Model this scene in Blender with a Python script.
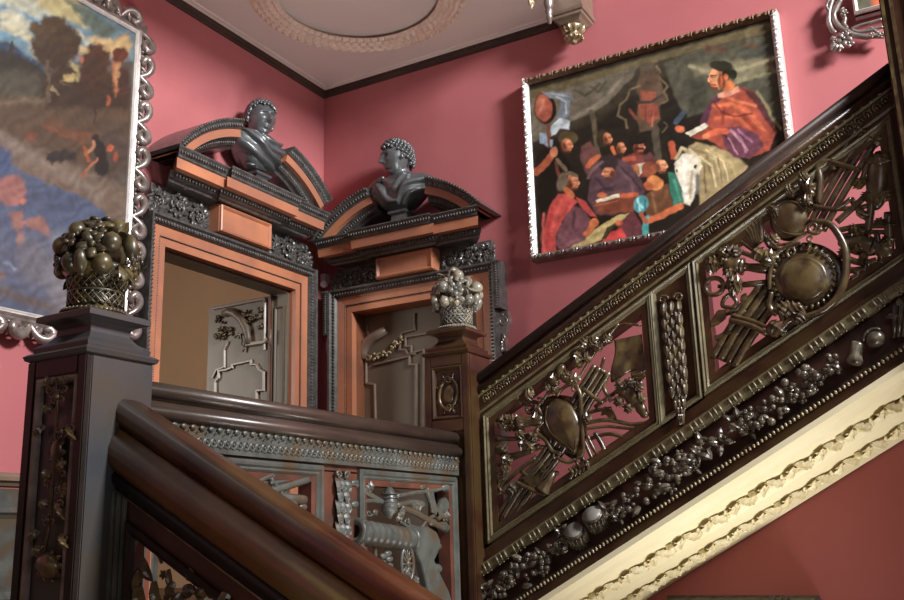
import bpy, bmesh, math, random
import numpy as np
from mathutils import Vector, Matrix
for o in list(bpy.data.objects): bpy.data.objects.remove(o, do_unlink=True)
COL = bpy.context.scene.collection
SC = bpy.context.scene
random.seed(7)
PI = math.pi

# ------------------------------------------------------------ camera
FPX = 963.9
CM = np.array([[0.4921681, -0.86999699, -0.02959399], [0.19867586, 0.14536275, -0.96922524], [0.84752491, 0.47114213, 0.24439031]])
CP = np.array([-4.66, -3.5, 0.0])
cam = bpy.data.cameras.new('camera'); camo = bpy.data.objects.new('camera', cam); COL.objects.link(camo)
cam.sensor_width = 36; cam.lens = FPX / 904 * 36; cam.clip_start = .02
camo.matrix_world = Matrix(((CM[0][0], -CM[1][0], -CM[2][0], CP[0]), (CM[0][1], -CM[1][1], -CM[2][1], CP[1]), (CM[0][2], -CM[1][2], -CM[2][2], CP[2]), (0, 0, 0, 1)))
SC.camera = camo

# ------------------------------------------------------------ light and exposure
SC.view_settings.view_transform = 'Standard'; SC.view_settings.look = 'None'
SC.view_settings.exposure = 0.0; SC.view_settings.gamma = 1; SC.view_settings.use_curve_mapping = False
wd = bpy.data.worlds.new('world'); SC.world = wd; wd.use_nodes = True
bg = wd.node_tree.nodes['Background']; bg.inputs[0].default_value = (.80, .84, 1, 1); bg.inputs[1].default_value = .10
def area(name, loc, target, sx, sy, power, color, spread=180):
    l = bpy.data.lights.new(name, 'AREA'); l.shape = 'RECTANGLE'; l.size = sx; l.size_y = sy; l.energy = power; l.color = color; l.spread = math.radians(spread)
    o = bpy.data.objects.new(name, l); COL.objects.link(o); o.location = loc
    o.rotation_euler = (Vector(target) - Vector(loc)).to_track_quat('-Z', 'Y').to_euler()
    return o
area('window_daylight', (-2.4, -7.0, 4.0), (-1.3, 0, 1.3), 1.2, 1.2, 720, (1, .985, .97))
area('soffit_fill_low', (-.25, -3.5, -2.3), (-.70, -2.6, .2), .5, .8, 11, (1, .96, .84), 60)  # added fill under the flight to brighten the soffit, no window there
area('ceiling_fill_low', (-3.4, -4.6, -2.3), (-1.4, -.8, 2.9), 1.2, 1.2, 17, (1, .96, .9), 46)  # added fill aimed up to lighten the ceiling, not a known window
area('hall_side_light', (-4.9, -4.6, 1.9), (-1.5, -1.4, .6), 1.0, 1.0, 8, (.95, .97, 1))
area('inner_room_window', (-2.6, 2.6, 1.2), (-.2, 1.6, 1.0), .8, 1.4, 58, (1, .95, .85))

# ------------------------------------------------------------ pixel rays onto real planes (the photo's camera, calibrated)
def on(u, v, ax, val):
    d = CM.T @ np.array([(u - 452) / FPX, (v - 300) / FPX, 1.0])
    return CP + d * (val - CP[ax]) / d[ax]
def mpp(P): return float(CM[2] @ (np.array(P) - CP)) / FPX      # metres per pixel at a point
def proj(P):
    q = (np.array(P, float) - CP) @ CM.T
    return 452 + FPX * q[..., 0] / q[..., 2], 300 + FPX * q[..., 1] / q[..., 2]

# ------------------------------------------------------------ materials
def mat(name, c1, c2, rough=.4, scale=(6, 6, 6), metal=0, bump=0, bscale=60, spec=.5, coat=0, c3=None, c3scale=3, lo=.35, hi=.65, detail=6):
    m = bpy.data.materials.new(name); m.use_nodes = True; nt = m.node_tree; N = nt.nodes; L = nt.links
    b = N['Principled BSDF']
    tc = N.new('ShaderNodeTexCoord'); mp = N.new('ShaderNodeMapping'); mp.inputs['Scale'].default_value = scale
    L.new(tc.outputs['Object'], mp.inputs['Vector'])
    n = N.new('ShaderNodeTexNoise'); n.inputs['Scale'].default_value = 1; n.inputs['Detail'].default_value = detail; n.inputs['Roughness'].default_value = .6
    L.new(mp.outputs[0], n.inputs['Vector'])
    r = N.new('ShaderNodeValToRGB'); r.color_ramp.elements[0].position = lo; r.color_ramp.elements[1].position = hi
    r.color_ramp.elements[0].color = (*c1, 1); r.color_ramp.elements[1].color = (*c2, 1)
    L.new(n.outputs['Fac'], r.inputs['Fac'])
    out = r.outputs['Color']
    if c3:
        n2 = N.new('ShaderNodeTexNoise'); n2.inputs['Scale'].default_value = c3scale; n2.inputs['Detail'].default_value = 4
        L.new(tc.outputs['Object'], n2.inputs['Vector'])
        r2 = N.new('ShaderNodeValToRGB'); r2.color_ramp.elements[0].position = .48; r2.color_ramp.elements[1].position = .62
        L.new(n2.outputs['Fac'], r2.inputs['Fac'])
        mx = N.new('ShaderNodeMix'); mx.data_type = 'RGBA'
        L.new(r2.outputs['Color'], mx.inputs[0]); L.new(out, mx.inputs[6]); mx.inputs[7].default_value = (*c3, 1)
        out = mx.outputs[2]
    L.new(out, b.inputs['Base Color'])
    b.inputs['Roughness'].default_value = rough; b.inputs['Metallic'].default_value = metal
    b.inputs['Specular IOR Level'].default_value = spec
    b.inputs['Coat Weight'].default_value = coat; b.inputs['Coat Roughness'].default_value = .25
    if bump:
        n3 = N.new('ShaderNodeTexNoise'); n3.inputs['Scale'].default_value = bscale; n3.inputs['Detail'].default_value = 3
        L.new(tc.outputs['Object'], n3.inputs['Vector'])
        bp = N.new('ShaderNodeBump'); bp.inputs['Strength'].default_value = bump; bp.inputs['Distance'].default_value = .01
        L.new(n3.outputs['Fac'], bp.inputs['Height']); L.new(bp.outputs[0], b.inputs['Normal'])
    return m
M = {}
M['pink'] = mat('raspberry_wall_paint', (.42, .125, .135), (.49, .155, .168), .75, (.8, .8, .8), bump=.04, bscale=40, spec=.3)
M['ceiling'] = mat('ceiling_plaster', (.58, .49, .455), (.63, .53, .49), .8, (1, 1, 1))
M['garland'] = mat('plaster_relief', (.60, .45, .37), (.66, .50, .41), .7, (9, 9, 9))
M['cornice'] = mat('dark_cornice_paint', (.035, .018, .014), (.06, .03, .022), .6, (4, 4, 4))
M['walnut'] = mat('dark_walnut', (.022, .009, .005), (.065, .026, .012), .30, (5, 5, 5), bump=.08, bscale=120, coat=.3, c3=(.055, .032, .012), c3scale=5)
M['carved'] = mat('carved_walnut_gilding_worn', (.028, .015, .007), (.078, .048, .021), .30, (22, 22, 22), coat=.35, c3=(.105, .074, .030), c3scale=16)
M['relief'] = mat('string_relief_walnut', (.025, .018, .012), (.08, .062, .042), .28, (40, 40, 40), coat=.4, c3=(.13, .11, .075), c3scale=25)
M['dentil'] = mat('dentil_olive_wood', (.085, .066, .032), (.15, .125, .065), .34, (20, 20, 20), coat=.2)
M['red_ground'] = mat('reddish_panel_ground', (.028, .010, .007), (.06, .02, .012), .45, (8, 8, 8))
M['black_wood'] = mat('shade_dark_newel_wood', (.006, .004, .003), (.016, .010, .007), .42, (5, 5, 5), bump=.08, bscale=90, spec=.35)  # darkened copy of the newel wood, shade of its unlit side in the colour
M['newel_face'] = mat('sheen_tinted_newel_wood', (.034, .036, .042), (.052, .054, .060), .40, (3, 3, 3), bump=.05, bscale=90, c3=(.055, .045, .036), c3scale=3)  # same dark wood with the window's grey-blue sheen put into its colour
M['grey_wood'] = mat('sheen_grey_carved_wood', (.055, .058, .052), (.10, .105, .095), .36, (14, 14, 14), c3=(.085, .062, .04), c3scale=9, coat=.2)  # grey window sheen on the landing wood, painted into the base colour
M['rail_wood'] = mat('landing_rail_wood', (.035, .021, .016), (.07, .047, .036), .32, (3, 12, 12), bump=.05, bscale=80, coat=.25)
M['orange_border'] = mat('orange_worn_border', (.075, .024, .015), (.14, .046, .027), .5, (7, 7, 7), c3=(.06, .03, .02), c3scale=6)
M['door_orange'] = mat('cedar_door_wood', (.44, .165, .088), (.58, .235, .125), .42, (3, 3, 1.2), c3=(.38, .16, .10), c3scale=2.5)
M['door_mould'] = mat('dark_grey_door_moulding', (.05, .048, .046), (.11, .105, .10), .32, (30, 30, 30), coat=.3)
M['door_leaf'] = mat('brown_door_leaf_wood', (.105, .08, .055), (.145, .112, .08), .45, (3, 3, 1), bump=.04)
M['leaf_mould'] = mat('door_leaf_moulding_wood', (.15, .105, .075), (.21, .15, .11), .38, (5, 5, 5), coat=.2)
M['bronze'] = mat('black_bronze', (.11, .12, .128), (.19, .205, .215), .30, (9, 9, 9), metal=.5, spec=.8, coat=.2)
M['basket'] = mat('carved_basket_olive', (.022, .018, .011), (.07, .056, .028), .34, (18, 18, 18), c3=(.12, .09, .035), c3scale=12, coat=.2)
M['basket_grey'] = mat('carved_basket_grey', (.09, .085, .07), (.19, .18, .15), .30, (18, 18, 18), c3=(.26, .23, .17), c3scale=12, coat=.2)
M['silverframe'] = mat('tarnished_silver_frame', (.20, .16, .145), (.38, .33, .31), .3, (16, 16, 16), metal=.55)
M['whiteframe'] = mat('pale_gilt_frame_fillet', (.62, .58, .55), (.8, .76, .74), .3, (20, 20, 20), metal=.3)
M['brownframe'] = mat('shade_brown_frame', (.16, .09, .05), (.27, .17, .11), .4, (16, 16, 16), metal=.2)  # shaded top side of one picture frame, painted brown
M['soffit'] = mat('cream_soffit_plaster', (.76, .68, .44), (.82, .75, .52), .6, (2, 2, 2))
M['giltleaf'] = mat('cream_gilt_leaf_relief', (.66, .56, .30), (.85, .78, .55), .5, (20, 20, 20))
M['tan'] = mat('tan_room_wall', (.42, .27, .165), (.47, .31, .19), .8, (1, 1, 1))
M['white'] = mat('white_plastic', (.85, .85, .85), (.9, .9, .9), .4)
M['pinkplastic'] = mat('pinkish_housing', (.55, .42, .45), (.6, .47, .5), .4)
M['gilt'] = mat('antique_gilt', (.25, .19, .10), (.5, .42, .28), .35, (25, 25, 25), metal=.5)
M['rail_glow'] = mat('amber_highlight_rail', (.10, .038, .011), (.27, .14, .042), .30, (2, 3, 3), bump=.06, bscale=70, coat=.25, c3=(.2, .14, .045), c3scale=2)  # amber paints the under rail's highlight bands into the wood
M['drumskin'] = mat('grey_drum_skin', (.16, .15, .135), (.22, .21, .19), .4, (9, 9, 9))
M['cap_wood'] = mat('matt_black_handrail', (.012, .007, .005), (.035, .014, .008), .5, (4, 4, 4))
M['cherry'] = mat('red_brown_handrail', (.05, .012, .006), (.13, .04, .014), .28, (3, 3, 3), bump=.05, bscale=80, coat=.35, c3=(.16, .09, .03), c3scale=2.5)
M['stone'] = mat('stair_tread_wood', (.12, .07, .04), (.2, .12, .07), .5, (3, 3, 3))

# ------------------------------------------------------------ mesh builder
def V3(p): return np.array(p, float)
class MB:
    def __init__(s): s.v = []; s.f = []; s.sm = []
    def add(s, vs, fs, smooth=True):
        o = len(s.v); s.v.extend([tuple(map(float, p)) for p in vs]); s.f.extend([tuple(i + o for i in f) for f in fs]); s.sm.extend([smooth] * len(fs)); return s
    def box(s, a, b):
        x0, y0, z0 = a; x1, y1, z1 = b
        return s.add([(x0, y0, z0), (x1, y0, z0), (x1, y1, z0), (x0, y1, z0), (x0, y0, z1), (x1, y0, z1), (x1, y1, z1), (x0, y1, z1)],
                     [(0, 3, 2, 1), (4, 5, 6, 7), (0, 1, 5, 4), (1, 2, 6, 5), (2, 3, 7, 6), (3, 0, 4, 7)], False)
    def prism(s, pts, ext):
        n = len(pts); e = V3(ext); a = [V3(p) for p in pts]
        return s.add(a + [p + e for p in a], [tuple(range(n))[::-1], tuple(range(n, 2 * n))] + [(i, (i + 1) % n, n + (i + 1) % n, n + i) for i in range(n)], False)
    def blob(s, c, ex, ey, ez, nu=12, nv=8):
        c, ex, ey, ez = map(V3, (c, ex, ey, ez)); vs = [c - ez]
        for j in range(1, nv):
            t = -PI / 2 + PI * j / nv
            for i in range(nu):
                p = 2 * PI * i / nu; vs.append(c + ex * math.cos(t) * math.cos(p) + ey * math.cos(t) * math.sin(p) + ez * math.sin(t))
        vs.append(c + ez); fs = []
        for i in range(nu): fs.append((0, 1 + (i + 1) % nu, 1 + i))
        for j in range(nv - 2):
            for i in range(nu):
                a = 1 + j * nu + i; b = 1 + j * nu + (i + 1) % nu; fs.append((a, b, b + nu, a + nu))
        l = len(vs) - 1
        for i in range(nu): fs.append((l, 1 + (nv - 2) * nu + i, 1 + (nv - 2) * nu + (i + 1) % nu))
        return s.add(vs, fs)
    def ball(s, c, r, nu=10, nv=7, sz=1): return s.blob(c, (r, 0, 0), (0, r, 0), (0, 0, r * sz), nu, nv)
    def tube(s, pts, r, n=8, closed=False, flat=None):
        P = [V3(p) for p in pts]; m = len(P)
        R = list(r) if hasattr(r, '__len__') else [r] * m
        up = None; vs = []
        for i in range(m):
            a = P[(i - 1) % m] if (closed or i > 0) else P[0]; b = P[(i + 1) % m] if (closed or i < m - 1) else P[-1]
            t = b - a; t /= (np.linalg.norm(t) + 1e-12)
            if up is None:
                up = np.array([0, 0, 1.]) if abs(t[2]) < .9 else np.array([1., 0, 0])
            up = up - t * (up @ t); up /= (np.linalg.norm(up) + 1e-12); w = np.cross(t, up)
            for k in range(n):
                q = 2 * PI * k / n; vs.append(P[i] + (up * math.cos(q) + w * math.sin(q)) * R[i])
        fs = []
        for i in range(m if closed else m - 1):
            for k in range(n):
                a = i * n + k; b = i * n + (k + 1) % n; c = ((i + 1) % m) * n + (k + 1) % n; d = ((i + 1) % m) * n + k; fs.append((a, b, c, d))
        if not closed: fs.append(tuple(range(n))[::-1]); fs.append(tuple((m - 1) * n + k for k in range(n)))
        return s.add(vs, fs)
    def lathe(s, c, prof, ax=(0, 0, 1), ex=(1, 0, 0), n=24, smooth=True):
        c, ax, ex = V3(c), V3(ax), V3(ex); ax /= np.linalg.norm(ax); ex = ex - ax * (ax @ ex); ex /= np.linalg.norm(ex); ey = np.cross(ax, ex); vs = []
        for (r, h) in prof:
            for k in range(n):
                q = 2 * PI * k / n; vs.append(c + ax * h + (ex * math.cos(q) + ey * math.sin(q)) * r)
        fs = [(i * n + k, i * n + (k + 1) % n, (i + 1) * n + (k + 1) % n, (i + 1) * n + k) for i in range(len(prof) - 1) for k in range(n)]
        fs.append(tuple(range(n))[::-1]); fs.append(tuple((len(prof) - 1) * n + k for k in range(n)))
        return s.add(vs, fs, smooth)
    def sweep(s, pts, prof, U, V):
        """constant-frame sweep of a closed profile along a polyline"""
        U, V = V3(U), V3(V); n = len(prof); vs = []
        for p in pts: vs += [V3(p) + U * a + V * b for a, b in prof]
        fs = [(i * n + k, i * n + (k + 1) % n, (i + 1) * n + (k + 1) % n, (i + 1) * n + k) for i in range(len(pts) - 1) for k in range(n)]
        fs += [tuple(range(n))[::-1], tuple((len(pts) - 1) * n + k for k in range(n))]
        return s.add(vs, fs, False)
    def frame(s, path, prof, fn, closed=True):
        """mitred sweep: path of (x, y) in a plane, prof of (sideways left, depth), fn(x, y, d) -> point"""
        m = len(path); n = len(prof); vs = []; P = [np.array(p, float) for p in path]
        for i in range(m):
            a = P[(i - 1) % m]; b = P[i]; c = P[(i + 1) % m]
            d1 = (b - a); d2 = (c - b)
            if not closed and i == 0: d1 = d2
            if not closed and i == m - 1: d2 = d1
            d1 = d1 / np.linalg.norm(d1); d2 = d2 / np.linalg.norm(d2)
            n1 = np.array([-d1[1], d1[0]]); n2 = np.array([-d2[1], d2[0]]); mt = n1 + n2; mt /= max(.25, (mt @ n1))
            for (o, d) in prof:
                q = b + mt * o; vs.append(fn(q[0], q[1], d))
        fs = [(i * n + k, i * n + (k + 1) % n, ((i + 1) % m) * n + (k + 1) % n, ((i + 1) % m) * n + k) for i in range(m if closed else m - 1) for k in range(n)]
        if not closed: fs += [tuple(range(n))[::-1], tuple((m - 1) * n + k for k in range(n))]
        return s.add(vs, fs, False)
    def leaf(s, base, tip, nrm, w, bulge=.3, curl=0, seg=5, lobes=False):
        """pointed leaf with a sharp midrib; lobed edge for acanthus"""
        b, t, nn = V3(base), V3(tip), V3(nrm); L = t - b; ln = np.linalg.norm(L); nn = nn / (np.linalg.norm(nn) + 1e-9); sd = np.cross(L / ln, nn); sd /= (np.linalg.norm(sd) + 1e-9); vs = []
        if lobes: seg = 8
        for i in range(seg + 1):
            u = i / seg; q = w * (math.sin(PI * min(1, u * .82 + .16)) ** .9) if i < seg else 0.0004
            if lobes and i < seg: q *= 1.18 if i % 2 else .70
            back = -sd * 0 + (L / ln) * (w * .25 if (lobes and i % 2) else 0)
            c = b + L * u + nn * (bulge * w * math.sin(PI * u) + curl * u * u * ln)
            vs += [c - sd * q + back - nn * q * .1, c - sd * q * .35 + nn * q * .28, c + nn * q * .62, c + sd * q * .35 + nn * q * .28, c + sd * q + back - nn * q * .1, c - nn * q * .25]
        fs = []
        for i in range(seg):
            for k in range(6):
                a = i * 6 + k; b2 = i * 6 + (k + 1) % 6; fs.append((a, b2, b2 + 6, a + 6))
        fs += [(5, 4, 3, 2, 1, 0), tuple(seg * 6 + k for k in range(6))]
        return s.add(vs, fs, False)
    def flower(s, c, nrm, r, petals=5, h=.35):
        nn = V3(nrm) / np.linalg.norm(nrm); e = np.cross(nn, (0, 0, 1) if abs(nn[2]) < .9 else (1, 0, 0)); e /= np.linalg.norm(e); f = np.cross(nn, e); c = V3(c)
        for k in range(petals):
            q = 2 * PI * k / petals + .3; d = e * math.cos(q) + f * math.sin(q); sd = np.cross(nn, d)
            s.blob(c + d * r * .58 + nn * r * .1, d * r * .45, sd * r * .36, nn * r * h * .6 + d * r * .12, 8, 5)
        s.blob(c + nn * r * .2, e * r * .25, f * r * .25, nn * r * .25, 8, 5)
        return s
    def spiral(s, c, ex, ey, r0, r1, turns, rad, a0=0, n=None, lift=None, k=7):
        c, ex, ey = V3(c), V3(ex), V3(ey); n = n or int(14 * abs(turns)) + 3; pts = []; rr = []
        for i in range(n):
            u = i / (n - 1); a = a0 + 2 * PI * turns * u; r = r0 + (r1 - r0) * u
            p = c + (ex * math.cos(a) + ey * math.sin(a)) * r
            if lift is not None: p = p + V3(lift) * u
            pts.append(p); rr.append(rad * (1 - .45 * u) if not callable(rad) else rad(u))
        return s.tube(pts, rr, k)
    def extend(s, o): return s.add(o.v, o.f) if False else s._ext(o)
    def _ext(s, o):
        k = len(s.v); s.v += o.v; s.f += [tuple(i + k for i in f) for f in o.f]; s.sm += o.sm; return s
OFF = {}
def root_off(p):
    while p is not None and p.parent is not None: p = p.parent
    return OFF.get(p.name, V3((0, 0, 0))) if p is not None else V3((0, 0, 0))
def tag(o, label=None, cat=None, group=None, kind=None):
    if label: o['label'] = label
    if cat: o['category'] = cat
    if group: o['group'] = group
    if kind: o['kind'] = kind
    return o
def part(name, mb, m, parent=None, label=None, bevel=0, origin=None, auto=True):
    me = bpy.data.meshes.new(name); off = root_off(parent)
    if origin is not None and parent is None: off = V3(origin)
    vs = (np.array(mb.v) - off).tolist()
    me.from_pydata(vs, [], mb.f)
    me.polygons.foreach_set('use_smooth', mb.sm)
    bm = bmesh.new(); bm.from_mesh(me); bmesh.ops.recalc_face_normals(bm, faces=bm.faces)
    if bevel:
        es = [e for e in bm.edges if len(e.link_faces) == 2 and e.calc_face_angle(0) > .6]
        bmesh.ops.bevel(bm, geom=es, offset=bevel, segments=2, affect='EDGES', clamp_overlap=True)
    bm.to_mesh(me); bm.free(); me.update()
    o = bpy.data.objects.new(name, me); COL.objects.link(o)
    if isinstance(m, str): m = M[m]
    me.materials.append(m)
    if parent is not None: o.parent = parent
    else: o.location = off; OFF[o.name] = off
    if label: o['label'] = label
    return o
def empty(name, loc, rz=0, local=False):
    o = bpy.data.objects.new(name, None); COL.objects.link(o); o.location = loc; o.rotation_euler = (0, 0, rz); o.empty_display_size = .1
    OFF[o.name] = V3((0, 0, 0)) if local else V3(loc)
    return o
def fuse(mb, voxel, smooth=3, iters=1):
    """weld overlapping shapes of a builder into one continuous skin"""
    me = bpy.data.meshes.new('tmp'); me.from_pydata(mb.v, [], mb.f)
    bm = bmesh.new(); bm.from_mesh(me); bmesh.ops.recalc_face_normals(bm, faces=bm.faces); bm.to_mesh(me); bm.free()
    o = bpy.data.objects.new('tmp', me); COL.objects.link(o)
    r = o.modifiers.new('r', 'REMESH'); r.mode = 'VOXEL'; r.voxel_size = voxel
    sm = o.modifiers.new('s', 'SMOOTH'); sm.iterations = smooth; sm.factor = .5
    dg = bpy.context.evaluated_depsgraph_get(); dg.update(); e = o.evaluated_get(dg); m2 = e.to_mesh()
    out = MB(); out.v = [tuple(v.co) for v in m2.vertices]; out.f = [tuple(p.vertices) for p in m2.polygons]; out.sm = [True] * len(out.f)
    e.to_mesh_clear(); bpy.data.objects.remove(o, do_unlink=True); bpy.data.meshes.remove(me)
    return out
def beads(mb, a, b, step, r, nu=6, nv=4, ex=None):
    a, b = V3(a), V3(b); n = max(2, int(np.linalg.norm(b - a) / step)); 
    for i in range(n):
        p = a + (b - a) * (i + .5) / n; mb.ball(p, r, nu, nv)
# ------------------------------------------------------------ the setting
ZF = -.30          # landing floor
def struct(name, mb, m, **k):
    o = part(name, mb, m, **k); o['kind'] = 'structure'; return o
b = MB()
for a, c in (((-5.4, 0, -2.7), (-1.36, .12, 5.6)), ((-.33, 0, -2.7), (0, .12, 5.6)), ((-1.36, 0, 1.47), (-.33, .12, 5.6)), ((-1.36, 0, -2.7), (-.33, .12, ZF))): b.box(a, c)
struct('wall_back', b, 'pink')
b = MB(); b.box((0, -7.5, -2.7), (.2, -1.085, 5.6)); b.box((0, -.245, -2.7), (.2, .12, 5.6)); b.box((0, -1.085, 1.36), (.2, -.245, 5.6)); b.box((0, -1.085, -2.7), (.2, -.245, ZF)); struct('wall_right', b, 'pink')
b = MB(); b.box((-5.6, -7.5, -2.7), (-5.4, .12, 5.6)); struct('wall_left', b, 'walnut')  # unseen wall; dark walnut chosen to cut bounce onto the side faces
b = MB(); b.box((-5.6, -7.5, -2.9), (.2, .12, -2.7)); struct('floor', b, 'stone')
b = MB(); b.box((-5.4, -1.60, ZF - .18), (0, 0, ZF)); struct('floor_landing', b, 'stone')
b = MB(); b.box((-5.4, -1.74, 2.884), (0, 0, 3.12)); struct('ceiling', b, 'ceiling')
b = MB()
b.frame([(-5.38, -1.70), (-.004, -1.70), (-.004, -.004), (-5.38, -.004)], [(0, 0), (0, -.018), (.03, -.018), (.045, -.010), (.055, -.010), (.062, 0)], lambda x, y, d: (x, y, 2.884 + d * .7))
struct('trim_1', b, 'ceiling')
CP_ = [(0, 0), (.010, 0), (.012, .012), (.022, .02), (.026, .03), (.034, .034), (.034, .05), (0, .05)]
b = MB(); b.sweep([(-5.39, 0, 2.834), (0, 0, 2.834)], CP_, (0, -1, 0), (0, 0, 1)); struct('trim_2', b, 'cornice')
b = MB(); b.sweep([(0, 0, 2.834), (0, -1.72, 2.834)], CP_, (-1, 0, 0), (0, 0, 1))
for i in range(42): b.box((-.032, -.05 - i * .04, 2.856), (-.022, -.03 - i * .04, 2.866))
struct('trim_3', b, 'cornice')
# room beyond the open doorway
b = MB(); b.box((1.6, .12, ZF), (1.7, 3.6, 3.4)); struct('wall_far_room_right', b, 'tan')
b = MB(); b.box((-3.2, 3.6, ZF), (1.7, 3.7, 3.4)); struct('wall_far_room', b, 'tan')
b = MB(); b.box((-3.2, .12, ZF - .1), (1.7, 3.7, ZF)); struct('floor_far_room', b, 'stone')
b = MB(); b.box((-3.2, .12, 3.4), (1.7, 3.7, 3.5)); struct('ceiling_far_room', b, 'tan')
b = MB(); b.box((-3.3, .12, ZF), (-3.2, 3.7, 3.4)); struct('wall_far_room_left', b, 'tan')
# dado rail and dado on wall A, left of the doorcase
b = MB(); b.sweep([(-5.39, 0, .275), (-1.56, 0, .275)], [(0, 0), (.012, .0), (.02, .012), (.035, .02), (.035, .03), (.02, .036), (.014, .05), (0, .055)], (0, -1, 0), (0, 0, 1))
struct('trim_4', b, M['leaf_mould'])
b = MB(); b.box((-5.39, -.02, ZF), (-1.56, 0, .265))
for k in range(6):
    x = -4.9 + k * .62
    b.frame([(x, ZF + .12), (x + .5, ZF + .12), (x + .5, .19), (x, .19)], [(0, 0), (0, .012), (.02, .02), (.03, .008), (.045, 0)], lambda x, y, d: (x, -.02 - d, y))
struct('trim_5', b, 'grey_wood')

# upper flight: treads, risers and the cream soffit
SL = .55
def up(t, h, d=0): return (-1.036 - d, -1.6 - t, h + SL * t)      # upper balustrade: t along, h above its foot line, d outwards
TR = .29; ZS = -.12; b = MB(); NS = 6; top = []
for i in range(NS): t = i * TR; top += [(-1.6 - t, ZS + SL * t), (-1.6 - t - TR, ZS + SL * t)] if i == 0 else [(-1.6 - t, ZS + SL * t), (-1.6 - t - TR, ZS + SL * t)]
TEND = NS * TR
prof = top + [(-1.6 - TEND, -.36 + SL * TEND), (-1.6, -.36)]
b.prism([(-.99, y, zz) for y, zz in prof], (.985, 0, 0)); struct('stair_flight', b, 'stone')
b = MB(); b.box((-1.12, -4.9, -.36 + SL * 1.76), (0, -3.36, ZS + SL * 1.76)); struct('floor_half_landing', b, 'stone')
T0, T1 = 0, 1.76
b = MB()
# soffit: flat slab with a bright outer fillet, dropping a little towards the wall
sp = [(-1.075, -.362), (-1.075, -.385), (-.98, -.395), (-.955, -.41), (-.90, -.41), (-.60, -.425), (-.57, -.44), (-.05, -.455), (-.01, -.47), (-.004, -.36)]
b.sweep([(0, -1.6 - T0, SL * T0), (0, -1.6 - T1, SL * T1)], sp, (1, 0, 0), (0, 0, 1))
struct('trim_6', b, 'soffit')
rnd = random.Random(3)
for ix, (x, zz) in enumerate(((-.76, -.420), (-.30, -.452))):
    b = MB(); N_ = 31; al_ = V3((0, -.876, .482)); dn = V3((0, -.482, -.876))
    for i in range(N_):
        t = T0 + (T1 - T0) * (i + .5) / N_; sg = 1 if i % 2 else -1; c = V3((x, -1.6 - t, zz + SL * t))
        b.leaf(c - V3((sg * .05, 0, 0)), c + al_ * .05 + V3((sg * .075, 0, 0)), dn, .028, .6, .1, lobes=True)
        b.leaf(c, c - al_ * .045 + V3((-sg * .06, 0, 0)), dn, .02, .7, .1)
        if i % 3 == 0: b.ball(c + V3((sg * .04, 0, -.01)), .017, 7, 5)
    o = part('soffit_leaf_band', b, 'giltleaf')
    tag(o, ['carved cream leaf band on the sloping soffit, the one nearer the wooden string', 'carved cream leaf band on the sloping soffit, the one nearer the wall'][ix], 'relief band')
# lower flight steps (under the photographer) and its string
b = MB(); pts = []
for i in range(7):
    t = .0 + i * TR; pts += [(-1.6 - t, ZF - SL * t), (-1.6 - t, ZF - SL * (t + TR))]
prof = pts + [(-1.6 - 7 * TR, ZF - SL * 7 * TR - .25), (-1.6, ZF - .3)]
b.prism([(-5.39, y, z) for y, z in prof], (2.4, 0, 0)); struct('stair_flight', b, 'stone')

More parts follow.
